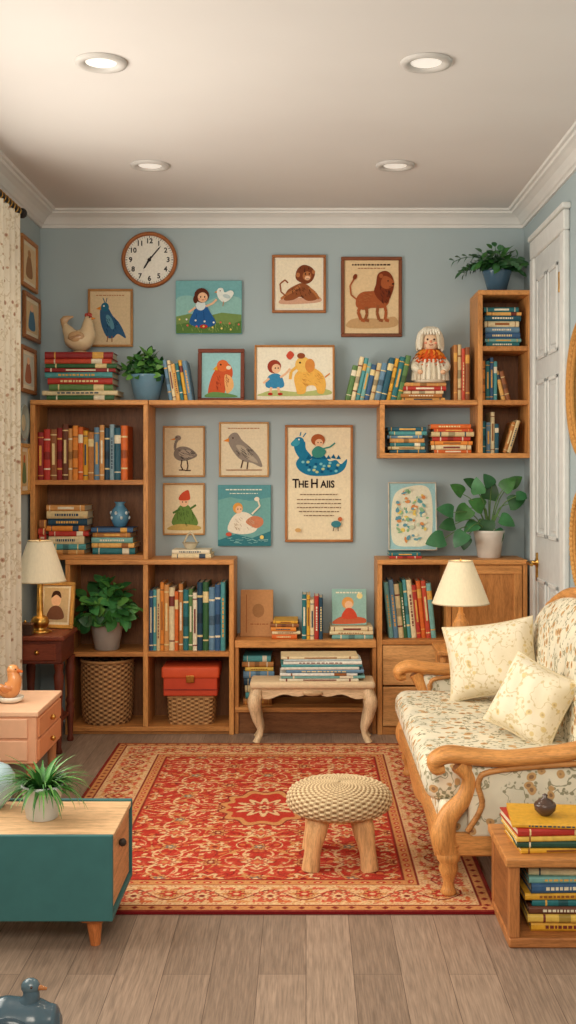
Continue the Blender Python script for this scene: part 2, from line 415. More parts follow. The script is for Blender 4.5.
b = B('wall_shelf_unit')
xr0, xc, xr1 = .369, .857, 1.131
zt2, zc1, zb2 = 2.217, 1.938, 1.380
b.box(xr0, xc, Y0, Y1, zT - T, zT, 'wood', HW, .003)
b.box(xr0, xr0 + T, Y0, Y1, zb2 + T, zT - T, 'wood', HW, .002)
b.box(xc, xc + T, Y0, Y1, zb2 + T, zt2 - T, 'wood', HW, .002)
b.box(xr1 - T, xr1, Y0, Y1, zb2 + T, zt2 - T, 'wood', HW, .002)
b.box(xc, xr1, Y0 - .003, Y1, zt2 - T, zt2, 'wood', HW, .003)
b.box(xc + T, xr1 - T, Y0, Y1, zc1 - T, zc1, 'wood', HW2, .002); b.box(xc + T, xr1 - T, Y0, Y1, zT - T, zT, 'wood', HW2, .002)
b.box(xr0 + .0, xr1, Y0, Y1, zb2, zb2 + T, 'wood', HW, .002)
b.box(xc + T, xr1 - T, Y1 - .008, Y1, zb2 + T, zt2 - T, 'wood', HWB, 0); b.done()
zc2, zcb = .468, .134
b = B('low_shelf')
b.box(-.357, .352, 5.72, Y1, zc2 - .036, zc2, 'wood', HW, .003); b.box(-.357, .352, 5.72, Y1, zcb - T, zcb, 'wood', HW, .002)
for xx in (-.357, .332): b.box(xx, xx + .02, 5.73, Y1, 0, zc2 - .036, 'wood', HW2, .001)
b.box(-.337, .332, 5.74, 5.755, 0, zcb - T, 'wood', HWB, .001)
b.box(-.337, .332, Y1 - .008, Y1, zcb, zc2 - .036, 'wood', HWB, 0); b.done()
b = B('storage_cabinet')
cx0, cx1, cm = .356, 1.104, .70
b.box(cx0, cx0 + T, Y0, Y1, 0, zM - T, 'wood', HW, .002); b.box(cx1 - T, cx1, Y0, Y1, 0, zM - T, 'wood', HW, .002)
b.box(cx0, cx1, Y0 - .006, Y1, zM - T, zM, 'wood', HW, .003)
b.box(cm, cm + T, Y0, Y1, .03, zM - T, 'wood', HW, .002); b.box(cx0 + T, cx1 - T, Y0, Y1, .449, .473, 'wood', HW2, .002)
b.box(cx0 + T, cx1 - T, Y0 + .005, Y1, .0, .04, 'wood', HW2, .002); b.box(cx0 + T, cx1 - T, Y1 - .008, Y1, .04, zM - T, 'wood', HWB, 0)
for (a, c_) in [(.475, .846), (.042, .447)]:
    b.box(cm + T + .002, cx1 - T - .002, Y0 + .002, Y0 + .018, a, c_, 'wood', HW2, .002)
    for (q0, q1, q2, q3) in [(cm + T + .004, cx1 - T - .004, a + .004, a + .044), (cm + T + .004, cx1 - T - .004, c_ - .044, c_ - .004), (cm + T + .004, cm + T + .044, a + .044, c_ - .044), (cx1 - T - .044, cx1 - T - .004, a + .044, c_ - .044)]:
        b.box(q0, q1, Y0 - .006, Y0 + .004, q2, q3, 'wood', HW, .002)
    b.ell((cm + T + .03, Y0 - .016, (a + c_) / 2), .013, BRASS, None, 10)
for (a, c_) in [(.248, .445), (.044, .240)]:
    b.box(cx0 + T + .003, cm - .003, Y0 - .006, Y0 + .014, a, c_, 'wood', C(220, 164, 104), .004)
    b.lathe([(.006, 0), (.006, -.01), (.014, -.016), (.013, -.024), (.004, -.028)], ((cx0 + T + cm) / 2, Y0 - .006, (a + c_) / 2), PAINT, C(120, 80, 50), 12, True, 'y')
b.done()

row(37, 131, zS1, 424, 433, [RED[0], RED[1], BRN[0], RED[0], BRN[2], BRN[3], ORG[1], ORG[0], YEL[0], BRN[1], BLU[2], BRN[3], TEAL[3], BLU[3], TEAL[1], ORG[0], YEL[1]], 0, 5.75, .19, .022, .034, order=True)
stack(45, 88, zM + T, 505, 8, [BRN[3], TEAL[2], CRM[0], RED[1], ORG[1], TEAL[3], CRM[1]], seed=2, order=True)
stack(38, 46, zM + T, 520, 5, [BRN[0], RED[1], CRM[1]], seed=4, jit=.003, depth=.12)
stack(89, 135, zM + T, 530, 5, [TEAL[0], ORG[2], TEAL[4], BRN[1], BLU[0]], seed=5, ztop=1.030, order=True)
b = B('ceramic_vase')
vz = 1.030; vc = (X(120, 5.84), 5.84, vz)
b.lathe([(.022, 0), (.030, .004), (.045, .035), (.048, .06), (.040, .088), (.024, .105), (.022, .118), (.030, .128), (.024, .124), (.018, .11)], vc, GLOSS, C(96, 150, 180), 20)
for k in range(10):
    a = k * math.pi / 5; b.ell((vc[0] + .045 * math.cos(a), vc[1] + .045 * math.sin(a), vz + .06 + (.012 if k % 2 else -.012)), (.008, .008, .010), GLOSS, C(215, 225, 225), 8)
b.done()
stack(43, 119, zT, 350, 9, [GRN[0], CRM[0], GRN[1], RED[1], TEAL[2], RED[0], GRN[0], RED[3], RED[0]], d=5.78, seed=1, ztop=Z(352, 5.78), order=True, jit=.035, y=5.76)
row(169, 193, zT, 357, 364, [BLU[2], CRM[0], ORG[2], TEAL[0], YEL[0]], -.16, 5.78, .16, .016, .026, order=True)
row(345, 401, zT, 356, 366, [GRN[1], CRM[0], TEAL[2], TEAL[4], BLU[0], CRM[1], BLU[2], TEAL[1], YEL[0], TEAL[0]], .22, 5.78, .16, .018, .030, order=True)
stack(399, 446, zT, 378, 5, [ORG[2], BRN[1], CRM[0], RED[1], BRN[3]], d=5.78, seed=9, order=True, jit=.025, ztop=1.762)
row(454, 472, zT, 343, 350, [BRN[1], CRM[1], RED[3], BRN[0]], 0, 5.80, .16, .018, .024, order=True)
stack(484, 522, zc1, 307, 8, [TEAL[0], TEAL[4], BLU[0], BLU[2], CRM[0], TEAL[1], ORG[2]], seed=3, jit=.015, order=True)
row(482, 500, zT, 357, 362, [ORG[1], TEAL[0], BLU[0], TEAL[2]], 0, 5.76, .18, .016, .022, order=True)
row(502, 511, zT, 366, 371, [ORG[2], BRN[0]], -.24, 5.76, .18, .02, .024, order=True)
row(482, 500, zb2 + T, 410, 426, [TEAL[0], BLU[2], CRM[0], TEAL[1]], 0, 5.76, .18, .018, .024, order=True)
row(503, 513, zb2 + T, 420, 424, [BRN[1], CRM[1]], .3, 5.76, .18, .018, .02, order=True)
stack(387, 427, zb2 + T, 427, 7, [TEAL[1], CRM[1], TEAL[0], BRN[3], BLU[2], TEAL[2]], seed=12, order=True)
stack(430, 474, zb2 + T, 424, 7, [ORG[0], CRM[0], ORG[1], RED[1], CRM[1], ORG[3]], seed=13, order=True)
row(149, 226, zS2, 580, 594, [BLU[0], TEAL[2], CRM[1], ORG[1], BRN[3], CRM[0], ORG[0], BRN[1], TEAL[0], GRN[1], CRM[2], TEAL[3], GRN[0], BLU[2]], 0, 5.75, .19, .018, .032, order=True)
stack(169, 213, zM, 550, 2, [CRM[0], CRM[2]], seed=3, d=5.80)
b = B('ceramic_trinket_dish'); tx = X(190, 5.86); b.lathe([(.02, 0), (.025, .004), (.04, .03), (.046, .034), (.04, .03), (.02, .012)], (tx, 5.88, Z(550, 5.80)), GLOSS, C(224, 214, 190), 20)
b.tube([(tx - .034, 5.88, Z(550, 5.8) + .03), (tx, 5.88, Z(550, 5.8) + .085), (tx + .034, 5.88, Z(550, 5.8) + .03)], .005, GLOSS, C(206, 190, 156), 6); b.done()
stack(270, 300, zc2, 621, 5, [ORG[0], CRM[0], ORG[1], BRN[0], YEL[0]], d=5.76, seed=5, order=True)
row(302, 325, zc2, 590, 600, [TEAL[0], YEL[0], CRM[0], RED[1], TEAL[3], ORG[0]], 0, 5.76, .16, .014, .024, order=True)
stack(328, 374, zc2, 626, 3, [TEAL[4], CRM[0], BLU[0]], d=5.76, seed=8, ztop=.530)
stack(241, 274, zcb, 656, 8, [BRN[1], TEAL[2], CRM[1], TEAL[3], BLU[2], YEL[1]], d=5.78, seed=8, order=True)
row(389, 437, zc2 + .005, 578, 590, [TEAL[4], BLU[2], CRM[1], GRN[0], TEAL[2], CRM[0], RED[1], ORG[0], RED[3]], -.10, 5.77, .17, .018, .028, order=True)
stack(389, 424, zM, 553, 2, [RED[1], TEAL[0]], d=5.78, seed=8, order=True)

# ------------------------------------------------------------ pictures
def cat(pts, sub=5):
    n = len(pts); o = []
    for i in range(n):
        p0, p1, p2, p3 = pts[i - 1], pts[i], pts[(i + 1) % n], pts[(i + 2) % n]
        for k in range(sub):
            t = k / sub
            o.append(tuple(.5 * (2 * p1[j] + (p2[j] - p0[j]) * t + (2 * p0[j] - 5 * p1[j] + 4 * p2[j] - p3[j]) * t * t + (3 * p1[j] - p0[j] - 3 * p2[j] + p3[j]) * t ** 3) for j in (0, 1)))
    return o
class Pic(B):
    def __init__(s, name, x0, y0, x1, y1, d=5.99, fw=.014, fcol=C(176, 112, 62), paper=C(236, 218, 184), tilt=0, place=None, y=5.998, zb=None, th=.018, mat=0, matc=None):
        super().__init__(name)
        s.s = d / F; s.cx = (x0 + x1) / 2; s.yb = y1; s.n = 0
        w = (x1 - x0) * s.s; h = (y1 - y0) * s.s; z = Z(y1, d) if zb is None else zb
        s.w, s.h, s.fw = w, h, fw
        s.M = place if place else Matrix.Translation((X(s.cx, d), y, z)) @ Matrix.Rotation(-tilt, 4, 'X')
        if fw > 0:
            s.box(-w / 2, w / 2, -th, 0, h - fw, h, 'wood', fcol, .003); s.box(-w / 2, w / 2, -th, 0, 0, fw, 'wood', fcol, .003)
            s.box(-w / 2, -w / 2 + fw, -th, 0, fw, h - fw, 'wood', fcol, .003); s.box(w / 2 - fw, w / 2, -th, 0, fw, h - fw, 'wood', fcol, .003)
            s.py = -.008; s.box(-w / 2 + fw, w / 2 - fw, s.py, -.001, fw, h - fw, PAPER, matc if mat else paper, 0)
            if mat: s.box(-w / 2 + fw + mat, w / 2 - fw - mat, s.py - .001, s.py, fw + mat, h - fw - mat, PAPER, paper, 0); s.py -= .001
        else:
            s.py = -th; s.box(-w / 2, w / 2, -th, 0, 0, h, PAPER, paper, .002)
    def L(s, p, off):
        a = s.w / 2 - s.fw - .002; x = max(-a, min(a, (p[0] - s.cx) * s.s)); z = max(s.fw + .002, min(s.h - s.fw - .002, (s.yb - p[1]) * s.s))
        return (x, s.py - off, z)
    def poly(s, pts, col):
        s.n += 1; o = .0004 + .00012 * s.n
        s.add([s.L(p, o) for p in pts], [tuple(range(len(pts)))], PAPER, col)
    def blob(s, pts, col): s.poly(cat(pts), col)
    def e(s, cx, cy, rx, ry, col, rot=0):
        s.poly([(cx + rx * math.cos(a) * math.cos(rot) - ry * math.sin(a) * math.sin(rot), cy + rx * math.cos(a) * math.sin(rot) + ry * math.sin(a) * math.cos(rot)) for a in [k * math.pi / 8 for k in range(16)]], col)
    def line(s, pts, w, col):
        for i in range(len(pts) - 1):
            a, c = pts[i], pts[i + 1]; dx, dy = c[0] - a[0], c[1] - a[1]; l = math.hypot(dx, dy) or 1; nx, ny = -dy / l * w / 2, dx / l * w / 2
            s.poly([(a[0] + nx, a[1] + ny), (c[0] + nx, c[1] + ny), (c[0] - nx, c[1] - ny), (a[0] - nx, a[1] - ny)], col)
    def words(s, x0, x1, y, col, h=.7, seed=1):
        rr = random.Random(seed + y); x = x0
        while x < x1:
            w = rr.uniform(1.2, 3.5); w = min(w, x1 - x); s.poly([(x, y), (x + w, y), (x + w, y + h), (x, y + h)], col); x += w + .8
    def hatch(s, cx, cy, rx, ry, n, col, seed=1, l=3, ang=.8):
        rr = random.Random(seed)
        for _ in range(n):
            a = rr.uniform(0, 6.28); q = rr.uniform(0, 1) ** .5; x = cx + rx * q * math.cos(a); y = cy + ry * q * math.sin(a); an = ang + rr.uniform(-.3, .3)
            s.line([(x - l / 2 * math.cos(an), y - l / 2 * math.sin(an)), (x + l / 2 * math.cos(an), y + l / 2 * math.sin(an))], .45, col)
BR = C(150, 88, 54); BR2 = C(184, 116, 70); DK = C(70, 42, 32); SK = C(236, 190, 152); TL = C(60, 130, 146)
p = Pic('framed_monkey_print', 272, 255, 326, 313, paper=C(242, 228, 200), mat=.010, matc=C(240, 230, 210))
p.blob([(280, 300), (290, 297), (304, 298), (319, 297), (320, 302), (300, 304), (281, 304)], C(214, 166, 138))
p.blob([(284, 300), (287, 291), (294, 286), (302, 283), (309, 286), (314, 292), (317, 299), (308, 301), (300, 297), (293, 300)], BR)
p.blob([(296, 279), (297, 270), (303, 265), (311, 267), (315, 273), (312, 281), (305, 284)], C(126, 68, 42))
p.e(307, 276, 4.4, 4.6, BR2); p.e(307.5, 278, 2.8, 2.2, SK); p.e(305.5, 274, .8, .8, DK); p.e(309.3, 274, .8, .8, DK); p.line([(306, 279), (309.5, 279)], .6, DK); p.e(298, 275, 2, 2.4, BR2); p.e(313.5, 272, 1.6, 2, BR2)
p.line([(300, 286), (293, 291), (286, 295), (281, 299)], 2.4, BR2); p.line([(287, 297), (281, 292), (280, 284), (285, 280), (288, 283)], 1.4, BR); p.line([(309, 288), (315, 293), (319, 299)], 2.6, BR2)
p.hatch(301, 292, 10, 5, 22, DK, 3, 2.4, 1.0); p.hatch(304, 270, 6, 3, 8, DK, 4, 2, 1.4)
p.done()
p = Pic('framed_lion_print', 341, 257, 402, 337, fcol=C(132, 74, 42), paper=C(230, 200, 156), fw=.018)
p.words(352, 391, 264, DK, 1.6, 3); p.words(358, 385, 268, BR, .8, 3); p.blob([(349, 321), (360, 318), (380, 319), (395, 317), (394, 327), (350, 328)], C(200, 160, 114))
LB = C(170, 92, 54)
p.blob([(356, 306), (357, 297), (363, 292), (373, 291), (381, 288), (388, 292), (389, 302), (383, 308), (372, 308), (363, 310)], LB)
p.blob([(376, 284), (378, 274), (386, 271), (392, 276), (394, 285), (391, 296), (386, 304), (379, 300), (374, 292)], C(126, 58, 34))
p.blob([(381, 282), (384, 276), (390, 278), (394, 282), (393, 286), (387, 289), (382, 287)], LB); p.e(388, 281, .8, .8, DK); p.e(393, 284, 1.2, 1, DK); p.line([(389, 287), (393, 287)], .6, DK); p.e(381, 276, 2, 2.2, LB)
p.line([(384, 303), (386, 312), (385, 320), (389, 321)], 3, LB); p.line([(378, 305), (377, 313), (379, 320), (383, 321)], 3, BR); p.line([(361, 305), (358, 312), (361, 320), (365, 321)], 3.2, LB); p.line([(366, 307), (367, 314), (365, 320), (369, 321)], 3, BR)
p.line([(357, 300), (351, 295), (350, 286), (354, 279)], 1.5, LB); p.e(355, 277, 2, 3, C(126, 58, 34), .4); p.hatch(384, 294, 6, 9, 20, DK, 5, 3, 1.2); p.hatch(368, 300, 9, 6, 16, BR2, 6, 3, .3)
p.done()
p = Pic('girl_in_meadow_canvas', 176, 281, 242, 334, fw=0, paper=C(120, 176, 180), th=.022)
p.blob([(176, 300), (190, 296), (205, 302), (222, 296), (242, 300), (242, 320), (176, 320)], C(146, 192, 186))
p.poly([(176, 317), (190, 314), (205, 317), (222, 313), (242, 315), (242, 334), (176, 334)], C(122, 148, 86)); p.poly([(176, 325), (200, 321), (230, 325), (242, 321), (242, 334), (176, 334)], C(92, 126, 68))
p.hatch(209, 327, 31, 5, 50, C(150, 170, 96), 4, 3, 1.4)
p.blob([(190, 324), (194, 312), (198, 304), (205, 304), (210, 312), (216, 324), (204, 328)], C(44, 96, 156)); p.e(201, 306, 5, 5, C(220, 230, 228))
p.e(202, 296, 7.4, 7.4, C(90, 46, 32)); p.e(203, 298, 5, 5, SK); p.e(201, 297.5, .7, .9, DK); p.e(205, 297.5, .7, .9, DK); p.line([(202, 300.5), (204.5, 300.5)], .7, C(180, 60, 50)); p.e(196, 300, 2.5, 4, C(90, 46, 32)); p.e(199.6, 299.6, 1, .7, C(230, 140, 120)); p.e(206, 299.6, 1, .7, C(230, 140, 120))
p.line([(206, 307), (213, 304), (217, 300)], 2, SK); p.line([(196, 308), (189, 313)], 2, SK); p.e(204, 327, 4, 2, C(190, 56, 48)); p.line([(197, 314), (196, 324)], .5, C(30, 70, 120)); p.line([(204, 312), (205, 325)], .5, C(30, 70, 120))
p.blob([(219, 299), (217, 293), (219, 289), (223, 289), (225, 293), (231, 291), (234, 294), (230, 300), (224, 303)], C(232, 236, 228)); p.e(220.5, 291.5, .6, .6, DK); p.poly([(217, 291.5), (214.5, 293), (217.5, 293.5)], ORG[1]); p.line([(224, 302), (223, 307)], .6, C(200, 120, 60)); p.e(227, 297, 4, 2, C(190, 206, 206), .3)
for k in range(14): p.e(180 + (k * 17) % 60, 320 + (k * 7) % 11, 1, 1, [C(236, 214, 120), C(224, 110, 90), C(236, 236, 226)][k % 3])
p.done()
p = Pic('framed_bird_print', 88, 289, 133, 347, fcol=C(190, 136, 78), paper=C(228, 202, 162), fw=.012)
p.blob([(107, 337), (102, 327), (100, 316), (101, 307), (105, 304), (109, 309), (113, 316), (120, 324), (126, 338), (118, 334), (113, 338)], C(58, 98, 134)); p.e(105, 307, 4, 4.4, C(50, 110, 138)); p.e(104, 306, .8, .8, C(240, 240, 230))
p.poly([(101, 306), (96, 309), (101, 310)], ORG[1]); p.line([(105, 303), (103, 298)], .8, C(44, 98, 124)); p.line([(106, 303), (107, 298)], .8, C(44, 98, 124)); p.e(110, 322, 3, 8, C(100, 152, 172), -.4); p.line([(108, 336), (107, 342)], .9, BR); p.line([(112, 336), (112, 342)], .9, BR); p.words(96, 125, 295, BR2, .8, 2); p.hatch(111, 324, 6, 9, 16, C(34, 62, 92), 2, 3, 1.1); p.done()
def ost(p, x, y, c1, c2, s=1.0):
    q = lambda a, b_: (x + a * s, y + b_ * s)
    p.blob([q(-8, 6), q(-9, 0), q(-4, -5), q(4, -5), q(11, -1), q(14, 4), q(6, 8), q(-2, 9)], c1); p.blob([q(-4, 3), q(-2, -2), q(6, -2), q(12, 3), q(4, 6)], c2)
    p.hatch(x + 2 * s, y + 2 * s, 9 * s, 5 * s, 26, C(80, 72, 68), 5, 3, .5)
    p.line([q(-6, 1), q(-8, -4), q(-7.5, -9), q(-5, -13)], 2.6 * s, c1); p.e(x - 5 * s, y - 14 * s, 3.2 * s, 2.6 * s, c1); p.poly([q(-8, -14), q(-13, -12), q(-8, -12)], ORG[1]); p.e(x - 6 * s, y - 14.5 * s, .6, .6, DK)
    p.line([q(-1, 8), q(-2, 14), q(0, 18)], 1.1, DK); p.line([q(4, 8), q(5, 14), q(4, 18)], 1.1, DK); p.line([q(-4, 18), q(2, 18)], 1, DK); p.line([q(2, 18.5), q(8, 18.5)], 1, DK)
p = Pic('framed_ostrich_print', 163, 426, 205, 477, fcol=C(200, 148, 90), paper=C(228, 208, 172), fw=.009); ost(p, 183, 452, C(136, 122, 110), C(170, 152, 134)); p.done()
p = Pic('framed_kiwi_bird_print', 219, 422, 269, 477, fcol=C(206, 158, 100), paper=C(232, 216, 184), fw=.009)
p.blob([(228, 441), (231, 434), (237, 433), (242, 440), (250, 447), (259, 457), (262, 467), (252, 463), (243, 461), (235, 454)], C(150, 138, 126)); p.blob([(236, 446), (243, 446), (252, 455), (258, 463), (246, 458)], C(184, 170, 150)); p.poly([(229, 438), (223, 441), (229, 442)], ORG[1]); p.e(233, 438, .8, .8, DK); p.hatch(245, 452, 9, 6, 30, C(90, 82, 78), 8, 3.4, .8); p.line([(243, 460), (241, 468)], 1.1, DK); p.line([(248, 462), (247, 469)], 1.1, DK); p.line([(226, 470), (262, 470)], .8, BR); p.words(228, 260, 428, BR2, .7); p.done()
p = Pic('framed_elf_print', 163, 483, 205, 535, fcol=C(200, 148, 90), paper=C(228, 210, 174), fw=.009)
p.blob([(172, 524), (176, 512), (181, 505), (188, 505), (193, 512), (198, 524), (186, 528)], C(106, 136, 68)); p.e(184, 502, 4.5, 4.8, SK); p.blob([(179, 500), (181, 494), (188, 490), (190, 496), (189, 500)], C(200, 80, 54)); p.e(182.5, 502, .6, .7, DK); p.e(186, 502, .6, .7, DK)
p.line([(180, 509), (173, 513)], 2, C(80, 112, 56)); p.line([(190, 509), (196, 505)], 2, C(80, 112, 56)); p.blob([(169, 527), (180, 524), (199, 526), (198, 530), (170, 530)], C(196, 166, 96)); p.hatch(185, 517, 9, 8, 22, C(66, 92, 46), 3, 3, 1.3); p.done()
p = Pic('mermaid_canvas', 218, 485, 271, 546, fw=0, paper=C(92, 152, 158), th=.02)
p.poly([(218, 500), (230, 497), (250, 501), (271, 497), (271, 546), (218, 546)], C(116, 170, 166)); p.poly([(218, 540), (236, 534), (252, 538), (271, 531), (271, 546), (218, 546)], C(60, 124, 134))
p.blob([(228, 530), (232, 518), (240, 512), (250, 514), (258, 524), (254, 532), (240, 534)], C(236, 226, 206)); p.e(238, 508, 5, 5.4, C(220, 156, 76)); p.e(239, 509.5, 3.4, 3.8, SK); p.e(238, 509, .6, .6, DK); p.e(241, 509, .6, .6, DK); p.blob([(246, 522), (253, 516), (262, 518), (263, 524), (256, 528)], C(206, 130, 96))
p.hatch(243, 523, 11, 7, 24, C(190, 168, 140), 2, 3, .9); p.hatch(244, 540, 24, 3, 24, C(150, 196, 190), 5, 4, .1)
p.line([(252, 514), (260, 506), (258, 500)], 1.6, C(232, 222, 200)); p.e(257, 499, 2.6, 2.2, C(232, 222, 200)); p.words(226, 262, 489, C(230, 234, 220), 1.2, 4); p.words(230, 258, 493, C(230, 234, 220), .8, 4); p.e(229, 534, 3, 2, C(206, 92, 70)); p.e(262, 537, 2, 2, C(236, 208, 116)); p.done()
p = Pic('framed_dragon_poster', 285, 425, 353, 542, fcol=C(184, 120, 66), paper=C(238, 222, 188), fw=.013)
DB = C(38, 124, 160)
p.blob([(299, 470), (296, 463), (301, 457), (310, 460), (316, 454), (324, 455), (329, 461), (336, 460), (341, 464), (347, 459), (345, 468), (337, 474), (322, 476), (308, 475)], DB)
p.blob([(303, 461), (296, 453), (294, 444), (299, 439), (305, 442), (306, 449), (312, 458)], DB); p.e(299, 441, 5, 4, DB); p.blob([(291, 443), (296, 439), (300, 442), (297, 446), (292, 446)], C(64, 156, 180)); p.e(299, 439.5, .9, .9, C(240, 240, 230)); p.line([(303, 437), (306, 433)], 1, DB); p.line([(300, 436), (301, 432)], 1, DB)
for k in range(20):
    p.e(303 + (k * 7) % 36, 462 + (k * 5) % 11, 1.6, 1.3, [C(130, 200, 208), C(26, 90, 130), C(200, 208, 150)][k % 3])
for k in range(7): p.poly([(306 + k * 5, 459 - (k % 2)), (308.5 + k * 5, 455 - (k % 2)), (311 + k * 5, 459)], C(24, 96, 132))
p.e(318, 440, 7, 6, C(176, 94, 54)); p.e(319, 443, 4, 4, SK); p.e(318, 442.5, .6, .6, DK); p.e(321, 442.5, .6, .6, DK); p.blob([(312, 451), (318, 446), (326, 451), (322, 457), (314, 457)], C(66, 140, 128)); p.line([(322, 449), (330, 447), (335, 443)], 1.4, C(66, 140, 128))
for (yy, a, c_) in [(494, 300, 338), (499, 297, 341), (503, 297, 341), (507, 297, 341), (511, 299, 339), (515, 304, 334)]: p.words(a, c_, yy, C(124, 98, 74), .9, 7)
p.e(336, 524, 5, 3.4, C(66, 130, 140)); p.e(340, 519, 2.2, 2.2, C(200, 108, 66)); p.line([(334, 527), (333, 531)], .8, DK); p.line([(338, 527), (338, 531)], .8, DK)
p.e(298, 530, 3, 2, C(216, 170, 108))
RX = Matrix.Rotation(math.radians(90), 4, 'X')
tzz = (542 - 484.5) * p.s
def tx_(s_, x, size, dz=0): p.text(s_, size, Matrix.Translation((x, p.py - .002, tzz + dz)) @ Matrix.Scale(.86, 4, (1, 0, 0)) @ RX, PAPER, C(46, 34, 34), .0014)
tx_('T', -.122, .066, .003); tx_('HE', -.082, .050); tx_('H', -.024, .066, .003); tx_('AIIS', .045, .052)
p.done()
p = Pic('framed_parrot_picture', 197, 345, 244, 399, d=5.86, y=5.90, zb=zT, tilt=.10, fcol=C(128, 62, 40), paper=C(156, 202, 204), fw=.020)
p.blob([(208, 392), (210, 376), (216, 364), (222, 358), (230, 362), (232, 372), (226, 384), (222, 392)], C(206, 92, 54)); p.e(222, 362, 6, 6, C(224, 114, 62)); p.e(220, 361, 1, 1, DK); p.blob([(224, 372), (231, 374), (233, 384), (226, 390)], C(236, 178, 116)); p.e(228, 364, 2.5, 2, CRM[2]); p.poly([(216, 362), (212, 366), (217, 367)], YEL[0]); p.hatch(221, 378, 7, 9, 20, C(150, 56, 40), 2, 3, 1.2); p.blob([(205, 394), (212, 389), (230, 391), (236, 394)], C(110, 150, 90)); p.done()
p = Pic('framed_children_with_elephant_picture', 254, 341, 335, 399, d=5.86, y=5.90, zb=zT, tilt=.10, fcol=C(190, 130, 72), paper=C(242, 234, 212), fw=.011)
p.blob([(262, 390), (275, 387), (300, 389), (326, 386), (327, 392), (262, 393)], C(184, 194, 126))
p.e(274, 363, 7, 7, C(156, 64, 46)); p.e(276, 365, 4.6, 4.8, SK); p.e(275, 364.5, .7, .8, DK); p.e(278, 364.5, .7, .8, DK); p.blob([(266, 384), (268, 373), (276, 370), (282, 374), (283, 384)], C(64, 138, 180)); p.line([(271, 384), (270, 391)], 2.4, SK); p.line([(278, 384), (279, 391)], 2.4, SK); p.line([(280, 374), (286, 370), (290, 365)], 2.2, SK); p.line([(269, 375), (263, 380)], 2.2, SK); p.e(270, 391, 2.6, 1.4, RED[1]); p.e(280, 391, 2.6, 1.4, RED[1])
p.blob([(296, 386), (294, 374), (300, 366), (312, 364), (322, 370), (326, 380), (324, 390), (318, 390), (315, 383), (307, 383), (305, 390), (298, 391)], C(238, 182, 88)); p.e(303, 361, 8, 8, C(240, 192, 100)); p.e(310, 362, 5, 7, C(220, 144, 72)); p.line([(297, 363), (291, 368), (290, 376)], 3, C(238, 182, 88)); p.e(300, 359, 1, 1, DK); p.e(301, 352, 4, 3, C(150, 80, 50))
p.blob([(286, 352), (290, 347), (294, 351), (290, 356)], C(206, 84, 62)); p.line([(325, 374), (330, 370)], 1.4, C(216, 140, 70)); p.hatch(311, 375, 11, 8, 24, C(206, 140, 66), 2, 3, .6); p.done()
p = Pic('abstract_floral_canvas', 389, 484, 438, 553, d=5.86, y=5.905, zb=.905, tilt=.12, fcol=C(226, 218, 202), paper=C(160, 198, 200), fw=.006)
rr = random.Random(3)
p.blob([(394, 545), (392, 520), (396, 496), (412, 488), (430, 490), (434, 515), (430, 545), (410, 549)], C(232, 226, 200))
for k in range(90):
    cc_ = rr.choice([C(236, 206, 110), C(112, 170, 168), C(222, 146, 88), C(240, 230, 196), C(146, 186, 142), C(104, 156, 172), C(200, 208, 180)])
    q_ = rr.uniform(0, 6.28); r_ = rr.uniform(0, 1) ** .5; p.e(413 + 17 * r_ * math.cos(q_), 518 + 27 * r_ * math.sin(q_), rr.uniform(1.0, 3.4), rr.uniform(.8, 2.2), cc_, rr.uniform(0, 3))
p.done()
p = Pic('picture_book', 332, 591, 367, 627, d=5.80, y=5.835, zb=.531, tilt=.14, fw=0, paper=C(150, 188, 178), th=.012)
p.blob([(335, 622), (345, 618), (364, 620), (365, 625), (334, 626)], C(196, 98, 66)); p.e(348, 605, 6, 6, C(226, 160, 88)); p.e(349, 607, 4, 4, SK); p.blob([(342, 620), (346, 611), (353, 611), (357, 620)], C(206, 78, 54)); p.e(360, 598, 3, 3, C(240, 220, 150)); p.words(336, 362, 594, C(240, 230, 200), 1.4); p.done()
p = Pic('kraft_notebook', 240, 593, 273, 640, d=5.82, y=5.86, zb=zc2, tilt=.12, fw=0, paper=C(190, 138, 92), th=.014)
p.line([(246, 598), (246, 636)], .6, BR); p.e(258, 614, 6, 7, C(160, 114, 74)); p.words(250, 268, 627, BR, .9); p.done()
def leftpic(name, ya, yb_, z0, z1, col, paper, c1, c2):
    M = Matrix.Translation((WL + .002, (ya + yb_) / 2, z0)) @ Matrix.Rotation(math.radians(90), 4, 'Z')
    k = 5.99 / F; w = (yb_ - ya) / k; h = (z1 - z0) / k
    q = Pic(name, 0, 0, w, h, fcol=col, paper=paper, fw=.020, place=M, mat=.02, matc=C(232, 220, 194))
    q.blob([(w * .3, h * .75), (w * .35, h * .45), (w * .5, h * .3), (w * .65, h * .45), (w * .7, h * .75)], c1); q.e(w * .5, h * .3, w * .1, h * .08, c2); q.done()
leftpic('framed_wall_print', 5.55, 5.87, 2.22, 2.47, C(190, 128, 70), C(228, 204, 162), C(160, 120, 86), C(190, 140, 96))
leftpic('framed_wall_print', 5.60, 5.93, 1.97, 2.20, C(160, 104, 60), C(220, 194, 152), C(84, 124, 150), SK)
leftpic('framed_wall_print', 5.54, 5.84, 1.70, 1.93, C(160, 104, 60), C(206, 204, 188), C(170, 110, 84), SK)
leftpic('framed_wall_print', 5.52, 5.70, 1.20, 1.45, C(214, 164, 96), C(214, 184, 132), C(110, 130, 90), C(200, 110, 70))
b = B('decorative_wall_plate'); b.lathe([(.001, .02), (.05, .018), (.075, .022), (.085, .03), (.088, .026), (.05, .004), (.001, 0)], (WL, 5.56, 1.55), GLOSS, C(160, 170, 160), 24, True, 'x', False)
b.lathe([(.001, .0215), (.04, .0195)], (WL, 5.56, 1.55), GLOSS, C(216, 206, 170), 20, True, 'x', False); b.done()

